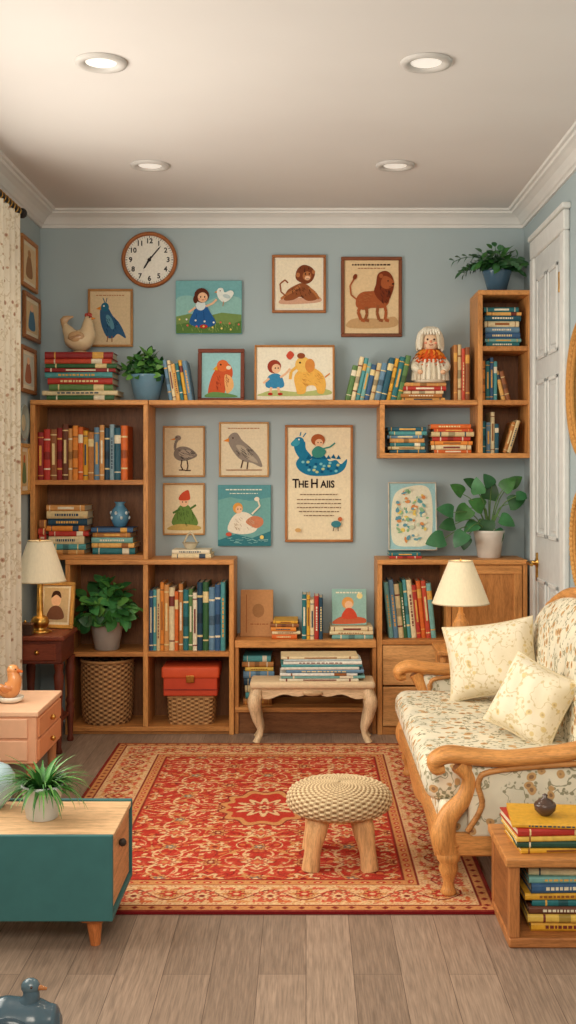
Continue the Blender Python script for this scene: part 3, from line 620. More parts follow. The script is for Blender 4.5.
# ------------------------------------------------------------ clock
b = B('wall_clock'); ck = (X(149.5, 5.99), 5.998, Z(260, 5.99)); cr = .146
b.lathe([(cr - .008, 0), (cr, -.006), (cr, -.020), (cr - .005, -.030), (cr - .014, -.032), (cr - .019, -.024), (cr - .020, -.012)], ck, WZ, C(170, 102, 54), 48, True, 'y', False)
b.lathe([(.001, -.012), (cr - .018, -.012)], ck, PAPER, C(242, 238, 226), 48, True, 'y', False)
b.lathe([(.001, 0), (cr - .008, 0)], ck, PAINT, C(80, 60, 40), 48, True, 'y', False)
ink = C(40, 36, 34)
for k in range(60):
    a = k * math.pi / 30; ro = Matrix.Rotation(a, 3, 'Y'); c0 = ro @ Vector((0, 0, cr - .026)); w_ = .0035 if k % 5 == 0 else .0012
    b.box(ck[0] + c0.x - w_ / 2, ck[0] + c0.x + w_ / 2, ck[1] - .0135, ck[1] - .012, ck[2] + c0.z - .005, ck[2] + c0.z + .005, PAINT, ink, 0, rot=ro)
for k in range(1, 13):
    a = k * math.pi / 6
    b.text(str(k), .036, Matrix.Translation((ck[0] + .098 * math.sin(a), ck[1] - .0128, ck[2] + .098 * math.cos(a))) @ RX, PAINT, ink, .0012)
for (a, l, w_) in [(math.radians(40), .096, .007), (math.radians(212), .058, .009)]:
    d0 = Vector((math.sin(a), 0, math.cos(a))); s0 = Vector((math.cos(a), 0, -math.sin(a))); o0 = Vector((ck[0], ck[1] - .016, ck[2]))
    b.add([o0 - d0 * .02 - s0 * w_ / 2, o0 - d0 * .02 + s0 * w_ / 2, o0 + d0 * l * .8 + s0 * w_ / 2, o0 + d0 * l, o0 + d0 * l * .8 - s0 * w_ / 2], [(0, 1, 2, 3, 4)], PAINT, ink)
b.lathe([(.009, -.012), (.009, -.020), (.001, -.021)], ck, PAINT, ink, 16, True, 'y'); b.done()

# ------------------------------------------------------------ plants
def pot(b, c, r0, r1, h, col, mat=None, rim=.006):
    b.lathe([(r0 * .9, 0), (r0, .004), (r1, h - rim * 2), (r1 + .003, h - rim), (r1 + .002, h), (r1 - .006, h), (r1 - .010, h - .02)], c, mat or GLOSS, col, 28)
    b.lathe([(.001, h - .016), (r1 - .007, h - .016)], c, CLOTH, C(60, 42, 32), 20, True, 'z', False)
G1, G2, G3, G4 = C(58, 114, 50), C(82, 140, 62), C(42, 92, 46), C(106, 160, 76)
def bush(b, c, n, rx, rz, L, W, cols, rr, zlo=-.2, kind='broad', ry=None, lim=(9, 5.985)):
    ry = ry or rx * .75; c = Vector(c)
    for k in range(n):
        az = rr.uniform(0, 2 * math.pi); el = math.asin(rr.uniform(math.sin(zlo), 1)); q = rr.uniform(.45, 1)
        o = Vector((math.cos(az) * math.cos(el), math.sin(az) * math.cos(el), math.sin(el)))
        tip = c + Vector((o.x * rx * q, o.y * ry * q, o.z * rz * q))
        if tip.y > lim[1] - .01 or tip.x > lim[0] - .01: continue
        b.tube([c, (c + tip) / 2 + Vector((0, 0, .012)), tip], [.0022, .0018, .0012], LEAF, G3, 4, 2)
        nrm = unit(o + Vector((rr.uniform(-.4, .4), rr.uniform(-.5, .1), .55)))
        d = unit(o * .5 + Vector((rr.uniform(-.8, .8), rr.uniform(-.5, .5), rr.uniform(-.6, .5))))
        b.leaf2(tip, d, nrm, L * rr.uniform(.7, 1.15), W * rr.uniform(.8, 1.1), rr.uniform(.3, .9), rr.choice(cols), 6, kind, .15, lim)
rr = random.Random(4)
b = B('potted_foliage_plant'); c = (X(147, 5.84), 5.84, zT); pot(b, c, .062, .088, .135, C(104, 142, 164)); bush(b, (c[0], c[1], zT + .14), 230, .105, .115, .045, .034, [G1, G2, G3, G4], rr); b.done()
b = B('potted_fern'); c = (X(497, 5.84), 5.84, zt2); pot(b, c, .045, .072, .115, C(66, 96, 118))
bush(b, (c[0], c[1], zt2 + .13), 90, .13, .11, .055, .030, [G1, G3, C(70, 120, 78)], rr, 0, lim=(WR - .012, 5.985))
for (az, L) in [(3.1, .24), (3.5, .22), (2.9, .18), (4.2, .22), (4.7, .18), (5.3, .2), (5.8, .16), (3.9, .16), (0.1, .13), (3.3, .15)]:
    pts = []; q = Vector((c[0], c[1], zt2 + .12)); el = rr.uniform(.5, .9)
    for j in range(8):
        e = el - 1.5 * j / 7; pts.append(q.copy()); q = q + Vector((math.cos(az) * math.cos(e), math.sin(az) * math.cos(e) * .6, math.sin(e))) * L / 7; q.x = min(q.x, WR - .03)
    b.tube(pts, .0016, LEAF, G3, 4, 1)
    for j in range(2, 8):
        for sd in (-1, 1): b.leaf2(pts[j], (math.cos(az + sd * .9), math.sin(az + sd * .9), -.2 + sd * .4), (0, -.8, .8), .050, .028, .5, rr.choice([G1, G3, C(70, 120, 78)]), 4, lim=(WR - .012, 5.985))
b.done()
b = B('potted_pothos'); pc = (X(489, 5.86), 5.86, zM); pot(b, pc, .058, .078, .14, C(224, 218, 208))
for (lx, ly, L, W, an) in [(444, 538, .15, .115, 190), (452, 512, .13, .10, 160), (462, 494, .12, .09, 135), (470, 508, .15, .12, 215), (464, 532, .14, .11, 225), (478, 494, .13, .09, 105), (490, 500, .15, .11, 80), (502, 490, .13, .10, 50), (508, 504, .13, .10, 20), (500, 518, .13, .10, -20), (488, 520, .14, .11, 260), (478, 524, .12, .10, 200), (492, 486, .11, .08, 120), (454, 524, .12, .09, 185), (510, 486, .12, .08, 40), (468, 538, .10, .08, 250), (496, 530, .11, .09, -60), (484, 508, .13, .10, 150), (514, 496, .10, .075, 5), (474, 486, .10, .075, 140)]:
    yy = 5.80 + rr.uniform(-.06, .05); tip = Vector((X(lx, 5.8), yy, Z(ly, 5.8))); o = Vector((pc[0], pc[1], zM + .12))
    b.tube([o, o * .5 + tip * .5 + Vector((0, 0, .05)), tip], [.0035, .003, .002], LEAF, C(104, 142, 80), 6, 5)
    a = math.radians(an); b.leaf2(tip, (math.cos(a), -.25, math.sin(a)), (rr.uniform(-.4, .3), -.9, rr.uniform(.3, .8)), L * .68, W * .84, .6, rr.choice([G1, G3, C(50, 110, 66), C(74, 134, 84)]), 8, 'heart', .12, (WR - .035, 5.985))
b.done()
b = B('potted_leafy_plant'); c = (X(107, 5.80), 5.80, zS2); pot(b, c, .062, .085, .155, C(172, 164, 156), PAINT)
bush(b, (c[0], c[1] - .02, zS2 + .19), 150, .135, .15, .085, .062, [G1, G2, G3, C(70, 136, 74), G4], rr, -.35, ry=.10, lim=(9, 5.98))
b.done()

# ------------------------------------------------------------ baskets & box
b = B('wicker_basket'); c = (X(107, 5.83), 5.845, zB)
b.weave(c, [(.112, 0), (.122, .03), (.130, .15), (.132, .30), (.130, .314)], 26, 36, .0045, C(104, 68, 42), C(206, 156, 104))
b.tube([(c[0] + .132 * math.cos(a), c[1] + .132 * math.sin(a), zB + .316) for a in [k * math.pi / 12 for k in range(25)]], .008, WICK, C(176, 128, 82), 8, 2)
b.lathe([(.001, .004), (.115, .004)], c, WICK, C(90, 60, 38), 20, True, 'z', False); b.done()
b = B('wicker_storage_box'); c = (X(192, 5.83), 5.85, zB)
b.weave(c, [(.112, 0), (.118, .08), (.118, .135)], 13, 36, .0035, C(116, 76, 44), C(208, 158, 104), ex=6, sy=.85)
b.box(c[0] - .118, c[0] + .118, 5.752, 5.95, zB + .13, zB + .145, WICK, C(176, 126, 80), .006); b.done()
b = B('red_storage_box'); zz = zB + .146
b.box(c[0] - .135, c[0] + .135, 5.745, 5.94, zz, zz + .10, PAINT, C(196, 68, 38), .006, 2)
b.box(c[0] - .145, c[0] + .145, 5.738, 5.948, zz + .088, zz + .148, PAINT, C(214, 84, 46), .012, 3, True)
b.box(c[0] - .02, c[0] + .02, 5.730, 5.742, zz + .07, zz + .105, BRASS, None, .002); b.box(c[0] - .137, c[0] + .137, 5.742, 5.75, zz + .03, zz + .036, PAINT, C(140, 44, 30), 0); b.done()

# ------------------------------------------------------------ hen, doll
b = B('hen_figurine'); hz = Z(352, 5.78); hx = X(80, 5.85); hy = 5.85; hc = C(226, 200, 160)
b.lathe([(.04, 0), (.042, .006), (.03, .012)], (hx, hy, hz), GLOSS, C(180, 148, 110), 18)
b.tube([(hx - .075, hy, hz + .150), (hx - .060, hy, hz + .115), (hx - .03, hy, hz + .075), (hx + .01, hy, hz + .067), (hx + .035, hy, hz + .10), (hx + .040, hy, hz + .14), (hx + .044, hy, hz + .172), (hx + .052, hy, hz + .184)], [.010, .030, .054, .058, .046, .030, .023, .010], GLOSS, hc, 16, 5)
for k in range(4): b.tube([(hx - .05, hy, hz + .10), (hx - .078 - .003 * k, hy, hz + .135 + k * .012), (hx - .070 + .012 * k, hy, hz + .172 + k * .005)], [.018, .015, .005], GLOSS, C(196, 158, 116), 8, 4, .5)
for sd in (-1, 1):
    b.ell((hx - .01, hy + sd * .050, hz + .080), (.042, .012, .028), GLOSS, C(204, 164, 120), 12)
    for k in range(4): b.ell((hx - .035 + k * .012, hy + sd * .058, hz + .072 + .004 * k), (.016, .005, .007), GLOSS, C(176, 132, 92), 8)
for k in range(3): b.ell((hx + .032 + k * .011, hy, hz + .194 + (.004 if k == 1 else 0)), (.009, .005, .012), GLOSS, C(186, 64, 46), 8)
b.lathe([(.008, 0), (.0005, .02)], (hx + .060, hy, hz + .178), GLOSS, ORG[1], 8, True, 'x'); b.ell((hx + .058, hy, hz + .158), (.006, .005, .012), GLOSS, C(186, 64, 46), 8)
b.ell((hx + .052, hy - .020, hz + .182), .0035, GLOSS, DK, 6)
for sd in (-.012, .012): b.tube([(hx + .005, hy + sd, hz + .02), (hx + .005, hy + sd, hz + .008)], .006, GLOSS, ORG[1], 6)
b.done()
b = B('woolly_doll'); dx = X(430, 5.84); dy = 5.845; dz = 1.763; WH = C(240, 230, 208)
b.lathe([(.070, 0), (.084, .008), (.086, .04), (.076, .09), (.055, .14), (.03, .17)], (dx, dy, dz), CLOTH_FUZZ, WH, 22)
for k in range(14):
    a = -math.pi / 2 + (k - 6.5) * .30; b.tube([(dx + .068 * math.cos(a), dy + .068 * math.sin(a), dz + .115), (dx + .085 * math.cos(a), dy + .085 * math.sin(a), dz + .06), (dx + .090 * math.cos(a), dy + .088 * math.sin(a), dz + .012)], [.006, .010, .009], CLOTH_FUZZ, rr.choice([WH, C(228, 214, 188)]), 6, 3)
for sd in (-1, 1):
    b.tube([(dx + sd * .050, dy, dz + .13), (dx + sd * .082, dy - .025, dz + .085), (dx + sd * .060, dy - .075, dz + .055)], [.022, .022, .016], CLOTH_FUZZ, WH, 10)
    b.ell((dx + sd * .057, dy - .082, dz + .050), (.014, .012, .012), CLOTH, SK, 10)
def ruffle(z, r, amp, col):
    rings = []
    for (k, f) in ((0, .62), (1, 1.0)):
        rings.append([(dx + (r * f + amp * f * math.cos(14 * a)) * math.cos(a), dy + (r * f + amp * f * math.cos(14 * a)) * math.sin(a) * .85, dz + z - k * .024 + .006 * math.sin(14 * a)) for a in [q * 2 * math.pi / 84 for q in range(84)]])
    b.loft(rings, CLOTH, col, True, False)
for (z, r, cc) in [(.166, .070, ORG[1]), (.148, .082, ORG[0]), (.126, .092, C(224, 96, 44)), (.106, .092, ORG[0])]: ruffle(z, r, .006, cc)
b.lathe([(.055, .095), (.072, .10), (.055, .15), (.03, .172)], (dx, dy, dz), CLOTH, C(214, 86, 40), 20)
b.ell((dx, dy, dz + .212), (.050, .048, .055), CLOTH, C(236, 200, 166), 18)
# hair: cap plus hanging locks around the face
b.ell((dx, dy + .010, dz + .228), (.056, .050, .056), CLOTH_FUZZ, WH, 18)
for k in range(34):
    a = math.pi * (-.28 + 1.56 * k / 33)
    if -2.3 < a - 2 * math.pi < -.85: continue
    cxx, cyy = math.cos(a), math.sin(a)
    b.tube([(dx + .018 * cxx, dy + .006 + .018 * cyy, dz + .282), (dx + .050 * cxx, dy + .046 * cyy, dz + .255), (dx + .062 * cxx, dy + .056 * cyy, dz + .215), (dx + .064 * cxx + rr.uniform(-.004, .004), dy + .058 * cyy, dz + .168 + rr.uniform(-.01, .01))], [.006, .010, .010, .005], CLOTH_FUZZ, rr.choice([WH, C(246, 238, 220), C(222, 208, 180)]), 7, 4)
for k in range(7):
    q_ = (k - 3) * .012; b.tube([(dx + q_ * .4, dy - .010, dz + .283), (dx + q_, dy - .038, dz + .268), (dx + q_ * 1.25, dy - .050, dz + .242)], [.006, .009, .004], CLOTH_FUZZ, rr.choice([WH, C(246, 238, 220)]), 7, 4)
for sd in (-1, 1): b.ell((dx + sd * .017, dy - .046, dz + .218), .0055, GLOSS, DK, 8); b.ell((dx + sd * .026, dy - .041, dz + .201), (.009, .004, .006), CLOTH, C(228, 150, 124), 8)
b.ell((dx, dy - .050, dz + .207), (.007, .007, .007), CLOTH, C(222, 146, 112), 8); b.tube([(dx - .01, dy - .046, dz + .192), (dx, dy - .049, dz + .188), (dx + .01, dy - .046, dz + .192)], .0018, CLOTH, C(170, 60, 50), 5); b.done()

# ------------------------------------------------------------ bench + magazines
b = B('carved_bench'); cr_ = C(230, 200, 160); bx0, bx1, by0, by1, bz = X(252, 5.54), X(373, 5.54), 5.512, 5.70, .300
b.box(bx0 - .01, bx1 + .01, by0 - .005, by1, bz - .035, bz, CLOTH, C(226, 198, 160), .014, 3, True)
n = 24; out = [(bx0 + .012, bz - .033), (bx1 - .012, bz - .033)] + [(bx1 - .012 - (bx1 - bx0 - .024) * k / n, bz - .085 + .022 * math.sin(math.pi * k / n) + .008 * math.cos(k * math.pi / 3)) for k in range(n + 1)]
b.prism(out, by0 + .012, by0 + .03, WX, cr_, 'y'); b.prism(out, by1 - .03, by1 - .012, WX, cr_, 'y')
for xx in (bx0 + .012, bx1 - .03): b.box(xx, xx + .018, by0 + .03, by1 - .03, bz - .085, bz - .033, 'wood', cr_, .002)
for (xx, sx) in ((bx0 + .03, -1), (bx1 - .03, 1)):
    for (yy, sy) in ((by0 + .03, -1), (by1 - .03, 0)):
        b.tube([(xx, yy, bz - .04), (xx + sx * .018, yy + sy * .010, bz - .10), (xx + sx * .010, yy + sy * .006, bz - .17), (xx - sx * .012, yy, bz - .245), (xx + sx * .004, yy + sy * .002, bz - .285), (xx + sx * .010, yy + sy * .004, .001)], [.028, .034, .024, .014, .016, .020], WZ, cr_, 12)
    b.ell((xx, by0 + .004, bz - .075), (.02, .008, .02), WZ, C(212, 180, 138), 12)
b.ell(((bx0 + bx1) / 2, by0 + .006, bz - .055), (.05, .008, .014), WX, C(212, 180, 138), 12); b.done()
stack(276, 367, bz, 655, 9, [CRM[2], TEAL[4], C(236, 236, 226), BLU[2], C(224, 220, 206), TEAL[2], C(240, 236, 222), C(190, 206, 206), CRM[0]], d=5.54, depth=.175, seed=4, jit=.05, name='stack_of_magazines', order=True, y=5.515, ztop=Z(656, 5.54))

# ------------------------------------------------------------ rug
def make_rug():
    x0, x1, y0, y1, zt = -.90, .575, 3.40, 5.50, .010
    W, L = x1 - x0, y1 - y0; nx, ny = 380, 540
    xs = np.linspace(0, W, nx); ys = np.linspace(0, L, ny); XX, YY = np.meshgrid(xs, ys)
    col = np.zeros((ny, nx, 3))
    c = lambda *a: np.array([l1(q) for q in a])
    red, dred, cream, gold, rose, teal, org = c(184, 46, 38), c(120, 28, 30), c(228, 190, 140), c(206, 144, 88), c(204, 88, 64), c(118, 116, 104), c(206, 106, 62)
    def put(m, cc): col[m] = cc
    e = np.minimum(np.minimum(XX, W - XX), np.minimum(YY, L - YY))
    horiz = np.minimum(YY, L - YY) < np.minimum(XX, W - XX)
    s = np.where(horiz, XX - W / 2, YY - L / 2)
    col[:] = red
    def flower(dx, dy, r, cc_out, cc_in, cc_c, n=8, mask=True, line=dred):
        d = np.hypot(dx, dy); a = np.arctan2(dy, dx); rr_ = r * (.78 + .22 * np.cos(n * a))
        put((d < rr_ + .003) & mask, line); put((d < rr_) & mask, cc_out); put((d < rr_ * .66) & mask, line); put((d < rr_ * .58) & mask, cc_in); put((d < r * .2) & mask, cc_c)
    fld = e > .27
    px, py = XX - W / 2, YY - L / 2
    def rep(v_, p_, o=0): return (v_ + o + p_ / 2) % p_ - p_ / 2
    P = .155
    ax, ay = np.abs(px), np.abs(py); k = 2 * math.pi / (P * 2)
    f1 = np.sin(k * ax * 1.5 + 1.2 * np.sin(k * ay)) + np.sin(k * ay * 1.5 + 1.4 * np.sin(k * ax * .8)) 
    f2 = np.sin(k * ax * 3.1 + 1.5 * np.cos(k * ay * 1.3)) * np.cos(k * ay * 2.7 + 1.1 * np.sin(k * ax * 1.7))
    put((np.abs(f1) < .09) & fld, gold); put((np.abs(f1 - 1.0) < .08) & fld, cream); put((np.abs(f1 + 1.0) < .07) & fld, dred); put((np.abs(f2 - .62) < .10) & fld, rose); put((f2 < -.80) & fld, org); put((f2 > .90) & fld, cream); put((np.abs(f2 + .5) < .07) & fld, dred)
    for ph in (0, math.pi):
        w1 = np.abs(rep(px, P * 2) - .05 * np.sin(py * k + ph)); put((w1 < .0035) & fld, cream)
        w2 = np.abs(rep(py, P * 2) - .05 * np.sin(px * k + ph)); put((w2 < .0035) & fld, cream)
    for (ox, oy, r_, a_, b_, c_, n_) in [(0, 0, .056, cream, rose, gold, 8), (P, P, .053, cream, org, dred, 6), (P, 0, .036, gold, dred, cream, 6), (0, P, .036, gold, teal, cream, 5)]:
        flower(rep(px, P * 2, ox), rep(py, P * 2, oy), r_, a_, b_, c_, n_, fld)
    q = P
    for (ox, oy, cc) in [(.5, .5, cream), (.5, 0.25, gold), (.25, .5, cream), (.75, .25, org), (.25, .75, gold), (.25, .25, cream), (.75, .75, rose)]:
        dx, dy = rep(px, q, ox * q), rep(py, q, oy * q)
        u1 = (dx + dy) * .7071; u2 = (dx - dy) * .7071
        put(((u1 / .013) ** 2 + (u2 / .005) ** 2 < 1) & fld, cc); put(((u2 / .010) ** 2 + (u1 / .0035) ** 2 < 1) & fld, cc)
    an = np.arctan2(py, px); md = np.hypot(px / .17, py / .23) * (1 + .08 * np.cos(12 * an))
    put(md < 1.0, dred); put(md < .95, gold); put(md < .80, red); flower(px, py, .12, cream, rose, cream, 12); flower(px, py, .05, red, cream, dred, 8)
    def band(a, b2, cc): put((e >= a) & (e < b2), cc)
    band(0, .014, dred); band(.014, .045, gold)
    kk = rep(s, .05); put((np.abs(kk) + np.abs(e - .03) < .012) & (e < .045) & (e > .014), dred)
    band(.045, .053, dred); band(.053, .215, cream)
    bm_ = (e > .055) & (e < .213)
    g1 = np.sin(s * 2 * math.pi / .07 + 1.5 * np.sin(e * 60)) * np.sin(e * 75 + 1.2 * np.sin(s * 45)); put((np.abs(g1 - .45) < .15) & bm_, gold); put((g1 < -.74) & bm_, rose); put((np.abs(g1 + .4) < .06) & bm_, red)
    Q = .21
    vn = np.abs((e - .134) - .04 * np.sin(s * 2 * math.pi / Q)); put((vn < .004) & bm_, dred)
    flower(rep(s, Q, -Q * .25), e - .125, .050, rose, cream, dred, 8, bm_); flower(rep(s, Q, Q * .25), e - .143, .044, gold, red, cream, 6, bm_)
    for (o, eo, cc) in [(.5, .08, org), (0, .19, rose), (.12, .08, gold), (.62, .19, gold), (.38, .185, rose), (.88, .083, rose)]:
        dx = rep(s, Q, o * Q); dy = e - eo; put(((dx / .018) ** 2 + (dy / .007) ** 2 < 1) & bm_, cc)
        dx = rep(s, Q, (o + .1) * Q); put(((dx / .006) ** 2 + (dy / .012) ** 2 < 1) & bm_, cc)
    band(.215, .222, dred); band(.222, .258, gold); kk = rep(s, .05); put((((kk / .015) ** 2 + ((e - .24) / .010) ** 2) < 1) & (e > .222) & (e < .258), red)
    put((((kk / .006) ** 2 + ((e - .24) / .004) ** 2) < 1) & (e > .222) & (e < .258), cream); band(.258, .266, dred)
    rng = np.random.RandomState(2)
    def sm(n1, n2):
        a_ = rng.rand(n1, n2); yi = np.linspace(0, n1 - 1.001, ny); xi = np.linspace(0, n2 - 1.001, nx); y_ = yi.astype(int); x_ = xi.astype(int); fy = (yi - y_)[:, None]; fx = (xi - x_)[None, :]
        g_ = lambda i, j: a_[np.ix_(y_ + i, x_ + j)]
        return g_(0, 0) * (1 - fy) * (1 - fx) + g_(1, 0) * fy * (1 - fx) + g_(0, 1) * (1 - fy) * fx + g_(1, 1) * fy * fx
    fade = (.25 * sm(40, 28) + .28 * sm(130, 90))[..., None]
    col[:] = col * (1 - fade * .5) + c(204, 112, 80) * fade * .5
    col *= (.84 + .24 * rng.rand(ny, nx, 1))
    vs = np.stack([XX + x0, YY + y0, np.full_like(XX, zt)], -1).reshape(-1, 3)
    idx = np.arange(nx * ny).reshape(ny, nx); fq = np.stack([idx[:-1, :-1], idx[:-1, 1:], idx[1:, 1:], idx[1:, :-1]], -1).reshape(-1, 4)
    o = len(vs); bx = np.array([(x0, y0, zt), (x1, y0, zt), (x1, y1, zt), (x0, y1, zt), (x0, y0, .001), (x1, y0, .001), (x1, y1, .001), (x0, y1, .001)])
    bf = np.array([(0, 4, 5, 1), (1, 5, 6, 2), (2, 6, 7, 3), (3, 7, 4, 0), (4, 7, 6, 5)]) + o
    me = bpy.data.meshes.new('persian_rug'); me.from_pydata(np.vstack([vs, bx]).tolist(), [], np.vstack([fq, bf]).tolist())
    a = me.color_attributes.new('Col', 'FLOAT_COLOR', 'POINT')
    cc = np.ones((o + 8, 4)); cc[:o, :3] = col.reshape(-1, 3); cc[o:, :3] = dred; a.data.foreach_set('color', cc.ravel())
    t = NT('rug_pile', 0.95, 0.05); v = t.coord(); t.col(t.mix(1.0, t.attr(), t.ramp(t.noise(v, 180, 2), [(0.3, g(.82)), (0.7, g(1.05))]), 'MULTIPLY')); t.bump(t.noise(v, 300, 2), .5, .004)
    me.materials.append(t.m); ob = bpy.data.objects.new('persian_rug', me); sc.collection.objects.link(ob)
make_rug()

# ------------------------------------------------------------ stool
b = B('knitted_stool'); sx, sy = .112, 3.86; RZ = .0105
for (ox, oy) in ((-.085, -.10), (.085, -.10), (-.085, .10), (.085, .10)):
    b.tube([(sx + ox * .75, sy + oy * .75, .20), (sx + ox * .9, sy + oy * .9, .14), (sx + ox * 1.06, sy + oy * 1.04, .07), (sx + ox * 1.14, sy + oy * 1.08, RZ)], [.040, .036, .027, .030], WZ, C(228, 178, 124), 14)
b.lathe([(.001, .175), (.15, .175), (.155, .19), (.15, .20)], (sx, sy, 0), WZ, C(200, 152, 102), 28)
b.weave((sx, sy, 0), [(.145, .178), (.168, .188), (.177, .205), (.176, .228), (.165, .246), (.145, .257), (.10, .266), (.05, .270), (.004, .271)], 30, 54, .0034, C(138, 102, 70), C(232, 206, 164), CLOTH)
b.done()

# ------------------------------------------------------------ sofa
SW = C(222, 156, 88)
b = B('sofa'); yn, yf = 3.54, 4.92
b.box(.42, 1.0, yn + .03, yf - .03, .175, .285, SOFAF, None, .015, 2, True)
b.box(.375, .92, yn + .06, yf - .055, .272, .392, SOFAF, None, .048, 6, True)
n = 30; out = [(yn, .215), (yf, .215)] + [(yf - (yf - yn) * k / n, .150 - .022 * math.cos(4 * math.pi * k / n) ) for k in range(n + 1)]
b.prism(out, .398, .426, WY, SW, 'x')
b.box(1.0, 1.03, yn, yf, .14, .30, 'wood', SW, .004)
for yy in (yn - .015, yf - .015):
    nr = yy < 4; ah = -.026 if nr else .01
    b.box(.43, 1.02, yy, yy + .03, .13, .20, 'wood', SW, .006)
    b.box(.50, 1.0, yy - .004, yy + .036, .19, .43 + ah, SOFAF, None, .012, 3, True)
    yc = yy + .015
    b.tube([(1.06, yc, .52 + ah), (.93, yc, .500 + ah), (.78, yc, .470 + ah), (.62, yc, .455 + ah), (.51, yc, .462 + ah), (.44, yc, .468 + ah), (.400, yc, .450 + ah), (.402, yc, .424 + ah), (.428, yc, .424 + ah)], [.024, .026, .027, .026, .027, .028, .026, .020, .013], WX, SW, 14, 5, 1.45, (0, 0, 1))
    b.tube([(.440, yc, .14), (.424, yc, .19), (.440, yc, .25), (.490, yc, .31), (.505, yc, .37), (.470, yc, .438 + ah)], [.036, .040, .033, .027, .025, .028], WZ, SW, 12, 5)
    b.tube([(.495, yc - .022, .21), (.54, yc - .024, .29), (.53, yc - .022, .39 + ah), (.60, yc - .022, .425 + ah), (.98, yc - .022, .455 + ah)], [.009] * 5, WX, C(204, 142, 82), 6, 5)
lg = [(.020, 0.0), (.026, .008), (.020, .02), (.016, .04), (.024, .062), (.031, .082), (.027, .10), (.036, .112), (.037, .13), (.030, .142), (.036, .16)]
for (xx, yy) in ((.440, yn), (.440, yf), (1.0, yn), (1.0, yf)):
    zz = RZ if xx < .5 else 0.0
    b.lathe([(r, z * .97 + zz) for r, z in lg], (xx, yy, 0), WZ, SW, 18)
rings = []; m = 28
for k in range(m + 1):
    t_ = k / m; y = yn - .0 + (yf - yn) * t_; zt = .69 + .15 * math.sin(math.pi * t_) ** .7; ed = min(1, .55 + 3 * min(t_, 1 - t_)); th = .075 * ed
    pr = []
    for j in range(18):
        a = 2 * math.pi * j / 18; ca, sa = math.cos(a), math.sin(a)
        pr.append((.985 + .0 + th * math.copysign(abs(ca) ** .6, ca) + .05 * sa, y, (zt + .28) / 2 + (zt - .28) / 2 * math.copysign(abs(sa) ** .5, sa)))
    rings.append(pr)
b.loft(rings, SOFAF, None, True, True)
pts = []
for k in range(15):
    t_ = k / 14; pts.append((1.045, yn - .01 + (yf - yn + .02) * t_, .70 + .155 * math.sin(math.pi * t_) ** .7))
b.tube([(1.045, yn - .01, .16), (1.04, yn - .01, .45)] + pts + [(1.04, yf + .01, .45), (1.045, yf + .01, .16)], [.022] * 2 + [.024] * 15 + [.022] * 2, WY, SW, 10, 3)
b.done()
def pillow(name, c, w, h, th, rot, mat, col=None):
    b = B(name); N = 18; M = Matrix.Translation(c) @ rot; b.M = M
    for sgn in (1, -1):
        vs = []; fs = []
        for i in range(N + 1):
            for j in range(N + 1):
                u = -1 + 2 * i / N; v = -1 + 2 * j / N
                px_ = u * w / 2 * (1 - .09 * (1 - v * v) * abs(u)); pz_ = v * h / 2 * (1 - .09 * (1 - u * u) * abs(v))
                tk = th / 2 * ((1 - u ** 4) * (1 - v ** 4)) ** .5 * (1 - .12 * (u * u + v * v)) + .004
                tk += .005 * math.sin(9 * u + 3 * v) * (1 - u * u) * (1 - v * v)
                vs.append((px_, -sgn * tk, pz_))
        for i in range(N):
            for j in range(N): o = i * (N + 1) + j; fs.append((o, o + 1, o + N + 2, o + N + 1))
        b.add(vs, fs, mat, col, True)
    edge = []
    for (u0, v0, u1, v1) in ((-1, -1, 1, -1), (1, -1, 1, 1), (1, 1, -1, 1), (-1, 1, -1, -1)):
        for k in range(10):
            u = u0 + (u1 - u0) * k / 10; v = v0 + (v1 - v0) * k / 10
            edge.append((u * w / 2 * (1 - .09 * (1 - v * v) * abs(u)), 0, v * h / 2 * (1 - .09 * (1 - u * u) * abs(v))))
    b.tube(edge + [edge[0]], .005, CLOTH, C(224, 208, 172), 6, 1); return b.done()
RM = lambda x, y, z: (Matrix.Rotation(math.radians(z), 4, 'Z') @ Matrix.Rotation(math.radians(x), 4, 'X') @ Matrix.Rotation(math.radians(y), 4, 'Y'))
pillow('throw_pillow', (.745, 4.60, .560), .37, .30, .16, RM(-14, -10, -20), PILLF)
pillow('throw_pillow', (.785, 3.98, .515), .27, .27, .15, RM(-20, 20, -36), PILLF)

# ------------------------------------------------------------ lamps & side tables
t = NT('lampshade_linen', .9, .05); v = t.coord((1, 1, .2)); t.col(t.mix(1.0, t.attr(), t.ramp(t.noise(v, 120, 2), [(.3, g(.92)), (.7, g(1))]), 'MULTIPLY')); t.b.inputs['Emission Strength'].default_value = .10; t.b.inputs['Emission Color'].default_value = C(255, 226, 180); SHADE = t.m
def lamp(name, c, zb, sb, st, r0, r1, basef, shade):
    b = B(name); b.M = Matrix.Translation((c[0], c[1], 0)); basef(b, zb, sb)
    n = 40
    for (o, col_) in ((0, shade), (-.003, C(240, 226, 196))):
        rings = [[((r + o) * math.cos(a), (r + o) * math.sin(a), z) for a in [q * 2 * math.pi / n for q in range(n)]] for (r, z) in ((r0, sb), (r0 * .62 + r1 * .38, sb + (st - sb) * .4), (r1, st))]
        b.loft(rings, SHADE, col_, True, False)
    for (r, z) in ((r0, sb), (r1, st)): b.tube([(r * math.cos(a), r * math.sin(a), z) for a in [q * math.pi / 12 for q in range(25)]], .003, CLOTH, C(216, 198, 162), 6, 1)
    b.tube([(-r1, 0, st - .006), (0, 0, st - .012), (r1, 0, st - .006)], .002, BRASS, None, 5, 2); b.tube([(0, 0, st - .02), (0, 0, st + .012)], .004, BRASS, None, 6, 1); b.tube([(0, 0, sb - .01), (0, 0, st - .01)], .004, BRASS, None, 6, 1)
    return b.done()
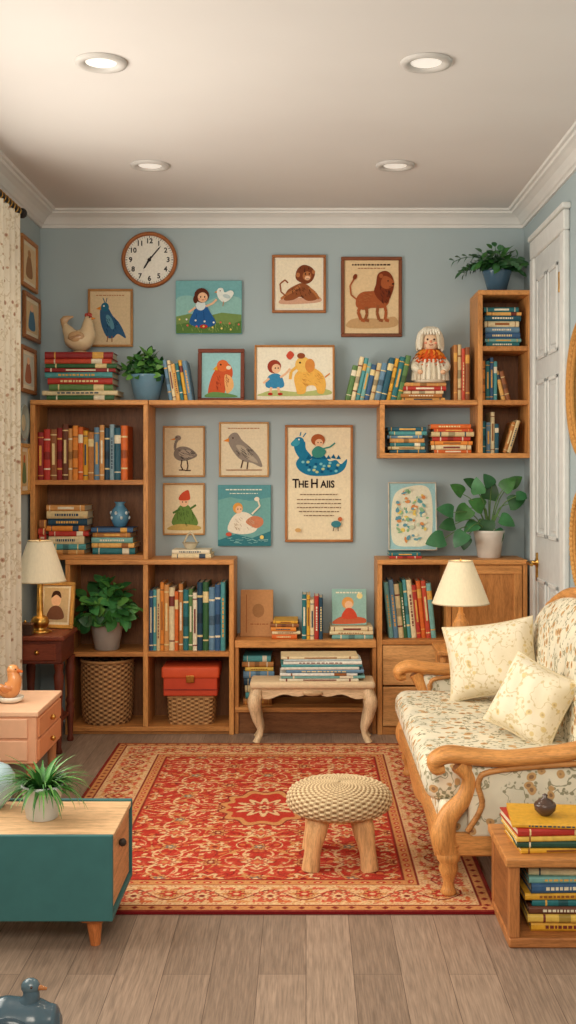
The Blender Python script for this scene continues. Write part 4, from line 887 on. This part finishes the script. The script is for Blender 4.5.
def base_gold(b, z, s):
    b.lathe([(.055, 0), (.058, .006), (.045, .012), (.028, .018), (.038, .03), (.045, .05), (.036, .072), (.016, .082), (.012, s - z)], (0, 0, z), BRASS, None, 22)
def base_wood(b, z, s):
    h = s - z; b.lathe([(.05, 0), (.052, .01), (.03, .018), (.022, .03), (.040, .06), (.044, .085), (.034, .12), (.018, .14), (.020, .15), (.012, .158), (.010, h)], (0, 0, z), WZ, C(216, 156, 92), 22)
RD = C(108, 50, 34); ty0, ty1, tx0, tx1, tz = 5.30, 5.62, -1.372, -1.12, .550
b = B('side_table'); b.box(tx0, tx1, ty0, ty1, tz - .022, tz, 'wood', C(132, 64, 42), .006, 2)
b.box(tx0 + .015, tx1 - .015, ty0 + .015, ty1 - .015, tz - .13, tz - .022, 'wood', RD, .003); b.box(tx0 + .04, tx1 - .04, ty0 + .008, ty0 + .018, tz - .115, tz - .038, 'wood', C(132, 64, 42), .004); b.ell(((tx0 + tx1) / 2, ty0 + .002, tz - .075), .012, BRASS, None, 10)
for xx in (tx0 + .03, tx1 - .03):
    for yy in (ty0 + .03, ty1 - .03): b.lathe([(.014, 0), (.018, .01), (.012, .03), (.016, .10), (.022, .16), (.016, .18), (.024, .20), (.016, .22), (.020, .30), (.024, .36), (.018, .38), (.024, .42)], (xx, yy, 0), WZ, RD, 14)
b.box(tx0 + .03, tx1 - .03, ty0 + .03, ty1 - .03, .13, .145, 'wood', RD, .003); b.done()
lamp('table_lamp', (X(39, 5.42), 5.44), tz, Z(581, 5.44), Z(541, 5.44), .122, .058, base_gold, C(236, 224, 196))
kz = 5.99 / F
p = Pic('photo_frame', 0, 0, 36, 43, fcol=C(214, 160, 82), paper=C(204, 178, 138), fw=.018, place=Matrix.Translation((X(52, 5.5), 5.575, tz)) @ Matrix.Rotation(math.radians(-14), 4, 'Z') @ Matrix.Rotation(-.14, 4, 'X'), mat=.012, matc=C(232, 220, 194))
p.cx = 18; p.e(18, 17, 5, 6, SK); p.blob([(10, 34), (12, 25), (18, 22), (24, 25), (26, 34)], C(120, 80, 60)); p.blob([(13, 15), (15, 9), (21, 9), (23, 15), (18, 12)], DK); p.done()
b = B('trinket_box'); q = X(26, 5.36); b.box(q - .035, q + .035, 5.322, 5.37, tz, tz + .045, 'wood', C(70, 46, 36), .004, 2); b.box(q - .037, q + .037, 5.319, 5.373, tz + .045, tz + .056, 'wood', C(90, 58, 42), .003); b.ell((q, 5.345, tz + .061), .007, BRASS, None, 8); b.done()
b = B('side_table'); lx, ly, lz = X(461, 5.3), 5.31, .50
b.box(lx - .12, lx + .12, ly - .13, ly + .13, lz - .022, lz, 'wood', HW, .005, 2); b.box(lx - .10, lx + .10, ly - .11, ly + .11, lz - .08, lz - .022, 'wood', HW2, .003)
for ox in (-.09, .09):
    for oy in (-.10, .10): b.tube([(lx + ox, ly + oy, lz - .03), (lx + ox, ly + oy, 0.0)], [.018, .012], WZ, HW, 10, 2)
b.done()
lamp('table_lamp', (lx, ly), lz, Z(603, 5.31), Z(561, 5.31), .132, .055, base_wood, C(240, 226, 194))

PK = C(226, 166, 128)
b = B('small_drawer_chest'); x0, x1, y0, y1, z0, z1 = -1.373, -1.0, 4.28, 4.70, .22, .417
b.box(x0, x1, y0, y1, z1 - .02, z1, PAINT, C(236, 188, 152), .004, 2); b.box(x0 + .006, x1 - .008, y0 + .006, y1 - .006, z0, z1 - .02, PAINT, PK, .003)
for (a, c_) in ((z0 + .012, z0 + .088), (z0 + .096, z1 - .028)):
    b.box(x1 - .012, x1, y0 + .02, y1 - .02, a, c_, PAINT, C(224, 152, 106), .003); b.ell((x1 + .010, (y0 + y1) / 2, (a + c_) / 2), .011, BRASS, None, 10)
    b.box(x0 + .03, x1 - .04, y0 - .001, y0 + .008, a, c_, PAINT, C(230, 176, 140), .003)
for xx in (x0 + .035, x1 - .035):
    for yy in (y0 + .035, y1 - .035): b.tube([(xx, yy, z0 + .01), (xx, yy, 0)], [.02, .012], WZ, C(200, 140, 96), 10, 2)
b.done()
b = B('duck_figurine'); fx, fy, fz = X(13, 4.5), 4.46, z1; oc = C(224, 150, 90)
b.lathe([(.03, 0), (.048, .008), (.052, .022), (.046, .024), (.03, .014)], (fx, fy, fz), GLOSS, C(232, 224, 208), 22)
b.tube([(fx - .05, fy, fz + .070), (fx - .03, fy, fz + .048), (fx, fy, fz + .048), (fx + .016, fy, fz + .08), (fx + .010, fy, fz + .115), (fx + .012, fy, fz + .133)], [.006, .024, .036, .028, .022, .010], GLOSS, oc, 14, 5)
b.ell((fx + .010, fy, fz + .124), (.024, .022, .022), GLOSS, oc, 14); b.tube([(fx + .028, fy, fz + .122), (fx + .048, fy, fz + .118)], [.009, .004], GLOSS, C(206, 106, 46), 8, 2, 1.6); b.ell((fx + .024, fy - .017, fz + .130), .003, GLOSS, DK, 6)
for sd in (-1, 1): b.ell((fx - .008, fy + sd * .03, fz + .055), (.026, .008, .016), GLOSS, C(206, 128, 72), 10)
b.done()

TC = C(58, 106, 106)
b = B('teal_cabinet'); x0, x1, y0, y1, z0, z1 = -1.05, -.53, 3.14, 3.50, .082, .318; T2 = .014
b.box(x0, x1, y0, y0 + T2, z0, z1, PAINT, TC, .002); b.box(x0, x1, y1 - T2, y1, z0, z1, PAINT, TC, .002)
b.box(x0, x1, y0 + T2, y1 - T2, z0, z0 + T2, PAINT, TC, .002); b.box(x0, x0 + T2, y0 + T2, y1 - T2, z0, z1, PAINT, TC, .002)
b.box(x0 + T2, x1 - .002, y0 + T2, y1 - T2, z1 - .02, z1 - .006, 'wood', C(232, 190, 144), .001)
b.box(x1 - .03, x1 - .008, y0 + T2 + .003, y1 - T2 - .003, z0 + T2 + .003, z1 - .024, 'wood', C(224, 162, 112), .003)
b.ell((x1 + .002, (y0 + y1) / 2 - .02, z1 - .07), .012, PAINT, C(60, 50, 44), 10)
for (xx, yy) in ((x0 + .05, y0 + .05), (x1 - .06, y0 + .05), (x0 + .05, y1 - .05), (x1 - .06, y1 - .05)):
    zb_ = .0 if yy < 3.39 else .0105
    b.box(xx - .03, xx + .03, yy - .03, yy + .03, z0 - .012, z0, 'wood', C(200, 116, 62), .002); b.tube([(xx, yy, z0 - .005), (xx + .004, yy, zb_ + .0)], [.024, .014], WZ, C(208, 122, 66), 12, 2)
b.done()
b = B('potted_spider_plant'); c = (X(43, 3.33), 3.32, z1 - .006); pot(b, c, .045, .058, .098, C(214, 216, 212), PAINT)
for k in range(150):
    az = rr.uniform(0, 2 * math.pi); el = rr.uniform(.15, 1.4)
    b.leaf((c[0] + .02 * math.cos(az), c[1] + .02 * math.sin(az), c[2] + .085), az, el, rr.uniform(.085, .150), rr.uniform(.012, .019), rr.uniform(1.0, 2.0), rr.choice([G1, G2, G4, C(60, 124, 52)]), 8, 'blade', .3)
b.done()
b = B('round_ceramic_bowl'); q = (X(-8, 3.42), 3.42, z1 - .006)
b.lathe([(.03, 0), (.034, .006), (.058, .03), (.070, .065), (.066, .10), (.05, .122), (.03, .132), (.001, .135)], q, GLOSS, C(176, 202, 210), 28)
b.lathe([(.012, 0), (.008, .01), (.014, .02), (.001, .028)], (q[0], q[1], q[2] + .132), GLOSS, C(140, 170, 182), 14); b.done()
b = B('ceramic_bird_ornament'); q = (-.66, 2.62, 0); bc = C(72, 92, 104)
b.tube([(q[0] - .12, q[1], .10), (q[0] - .09, q[1], .075), (q[0] - .03, q[1], .058), (q[0] + .04, q[1], .055), (q[0] + .085, q[1], .06), (q[0] + .10, q[1], .062)], [.012, .035, .057, .056, .038, .014], GLOSS, bc, 20, 5)
b.lathe([(.05, 0), (.055, .004), (.045, .012)], (q[0], q[1], 0), GLOSS, bc, 20)
b.tube([(q[0] + .02, q[1], .09), (q[0] + .032, q[1], .115), (q[0] + .028, q[1], .135)], [.028, .02, .016], GLOSS, bc, 14, 4)
b.ell((q[0] + .03, q[1], .140), (.022, .019, .018), GLOSS, C(86, 106, 116), 14); b.tube([(q[0] + .045, q[1], .138), (q[0] + .068, q[1], .134)], [.008, .003], GLOSS, C(176, 110, 60), 8, 2)
b.ell((q[0] + .036, q[1] - .017, .144), .003, GLOSS, DK, 6)
for sd in (-1, 1): b.ell((q[0] - .015, q[1] + sd * .05, .062), (.055, .014, .03), GLOSS, C(56, 74, 86), 14)
b.done()

b = B('book_side_table'); x0, x1, y0, y1, zt_ = .56, .90, 3.16, 3.46, .250; tw = C(186, 120, 68)
b.box(x0 - .01, x1 + .01, y0 - .01, y1 + .01, zt_ - .024, zt_, 'wood', C(204, 138, 78), .004, 2); b.box(x0, x1, y0, y1, .0, .028, 'wood', tw, .004)
for xx in (x0, x1 - .03):
    for yy in (y0, y1 - .03): b.box(xx, xx + .03, yy, yy + .03, .028, zt_ - .024, 'wood', tw, .003)
b.box(x0 + .004, x0 + .02, y0 + .03, y1 - .03, .028, zt_ - .024, 'wood', C(164, 104, 58), .001); b.done()
stack(507, 600, zt_, 0, 5, [YEL[0], GRN[2], YEL[1], RED[1], YEL[0]], d=3.24, depth=.22, seed=2, y=3.19, ztop=zt_ + .082, jit=.03, order=True, rot=.10)
stack(521, 604, .028, 0, 8, [YEL[0], YEL[1], BRN[2], TEAL[0], YEL[0], BLU[0], TEAL[4], CRM[0]], d=3.24, depth=.22, seed=6, y=3.195, ztop=.205, jit=.03, order=True, rot=.05)
b = B('small_ink_bowl'); q = (X(545, 3.28), 3.28, zt_ + .0825); b.lathe([(.014, 0), (.018, .003), (.030, .016), (.032, .030), (.028, .036), (.024, .036), (.024, .02), (.001, .012)], q, GLOSS, C(84, 62, 52), 20, True, 'z', True)
b.lathe([(.026, .034), (.02, .044), (.006, .050), (.008, .058), (.001, .062)], q, GLOSS, C(84, 62, 52), 20, True, 'z', True); b.done()

# ------------------------------------------------------------ right wall mirrors
def ringx(b, cy, cz, ry, rz, rt, col):
    for (o, r_) in ((0, rt), (-rt * 1.6, rt * .6), (rt * 1.5, rt * .6)):
        b.tube([(WR - .012 - (.006 if o == 0 else 0), cy + (ry + o) * math.cos(a), cz + (rz + o) * math.sin(a)) for a in [k * math.pi / 24 for k in range(49)]], r_, WICK, col, 8, 1)
    for k in range(60):
        a = k * math.pi / 30; b.ell((WR - .02, cy + ry * math.cos(a), cz + rz * math.sin(a)), (.012, rt * 1.15, rt * 1.15), WICK, C(214, 160, 90), 7)
    pts_ = [(WR - .006, cy + ry * math.cos(a), cz + rz * math.sin(a)) for a in [k * math.pi / 24 for k in range(48)]]
    b.add(pts_, [tuple(range(48))], MIRROR, None)
b = B('round_rattan_mirror'); ringx(b, 4.62, 1.655, .27, .28, .017, C(196, 140, 74)); b.done()
b = B('oval_rattan_mirror'); ringx(b, 4.64, 1.03, .20, .21, .012, C(196, 140, 74)); b.done()

# ------------------------------------------------------------ curtain
b = B('curtain'); rows = 14; N = 60; cx = WL + .085
fr = []
for side in (0, 1):
    for i in range(rows + 1):
        zz = .06 + (2.47 - .06) * i / rows; ring = []
        for k in range(N + 1):
            t_ = k / N; y = 4.74 + (5.20 - 4.74) * t_ + .006 * math.sin(3 * zz + k)
            ring.append((cx + .032 * math.sin(t_ * 2 * math.pi * 5 + .3 * math.sin(zz * 2)) * (.8 + .2 * math.cos(zz)) + side * .003, y, zz))
        fr.append(ring)
for side in (0, 1):
    b.loft(fr[side * (rows + 1):(side + 1) * (rows + 1)], CURTF, None, True, False, False)
b.done()
b = B('curtain_rod'); b.tube([(cx, 2.5, 2.50), (cx, 5.24, 2.50)], .012, PAINT, C(44, 38, 34), 12, 2)
b.ell((cx, 5.265, 2.50), (.024, .026, .024), PAINT, C(44, 38, 34), 14); b.lathe([(.018, 5.235), (.014, 5.245)], (cx, 0, 2.50), PAINT, C(44, 38, 34), 12, True, 'y')
for yy in (2.6, 5.22): b.tube([(cx, yy, 2.50), (WL, yy, 2.50)], .007, PAINT, C(44, 38, 34), 8, 1); b.box(WL, WL + .006, yy - .015, yy + .015, 2.47, 2.53, PAINT, C(44, 38, 34), .002)
for k in range(9):
    yy = 4.76 + k * .052; b.tube([(cx + .018 * math.cos(a), yy, 2.492 + .02 * math.sin(a)) for a in [q * math.pi / 8 for q in range(17)]], .0025, BRASS, None, 5, 1)
b.done()

# ------------------------------------------------------------ camera & lights
cam = bpy.data.cameras.new('camera'); co = bpy.data.objects.new('camera', cam); sc.collection.objects.link(co)
co.location = (0, 0, EYE); co.rotation_euler = (math.radians(90), 0, 0)
cam.sensor_fit = 'VERTICAL'; cam.sensor_height = 36; cam.sensor_width = 36 * 576 / 1024; cam.lens = F / 1024 * 36
cam.shift_y = -42 / 1024; cam.shift_x = -18 / 1024
cam.clip_start = .05
sc.camera = co
w = bpy.data.worlds.new('world'); sc.world = w; w.use_nodes = True
w.node_tree.nodes['Background'].inputs[0].default_value = (1.0, .93, .83, 1); w.node_tree.nodes['Background'].inputs[1].default_value = .50
def area(name, loc, rot, sx, sy, e, col):
    l = bpy.data.lights.new(name, 'AREA'); l.shape = 'RECTANGLE'; l.size = sx; l.size_y = sy; l.energy = e; l.color = col
    o = bpy.data.objects.new(name, l); o.location = loc; o.rotation_euler = rot; sc.collection.objects.link(o); return o
area('window_daylight', (WL - .16, 3.65, 1.55), (0, math.radians(-90), 0), 1.5, 2.0, 66, (1, .94, .83))
area('front_fill', (-.2, .3, 2.2), (math.radians(60), 0, 0), 1.6, 1.0, 58, (1, .90, .76))  # added fill above the camera, no fixture there; brightens the shelf interiors
for (x, y) in [(-.678, 3.79), (.397, 3.79), (-.69, 5.07), (.394, 5.07)]:
    l = bpy.data.lights.new('downlight', 'SPOT'); l.energy = 12; l.spot_size = math.radians(125); l.spot_blend = .8; l.shadow_soft_size = .06; l.color = (1, .85, .66)
    o = bpy.data.objects.new('downlight', l); o.location = (x, y, ZC - .03); sc.collection.objects.link(o)
for (x, y, z) in [(X(39, 5.42), 5.44, .86), (lx, ly, .80)]:
    l = bpy.data.lights.new('bulb', 'POINT'); l.energy = .5; l.shadow_soft_size = .03; l.color = (1, .8, .55)
    o = bpy.data.objects.new('bulb', l); o.location = (x, y, z); sc.collection.objects.link(o)
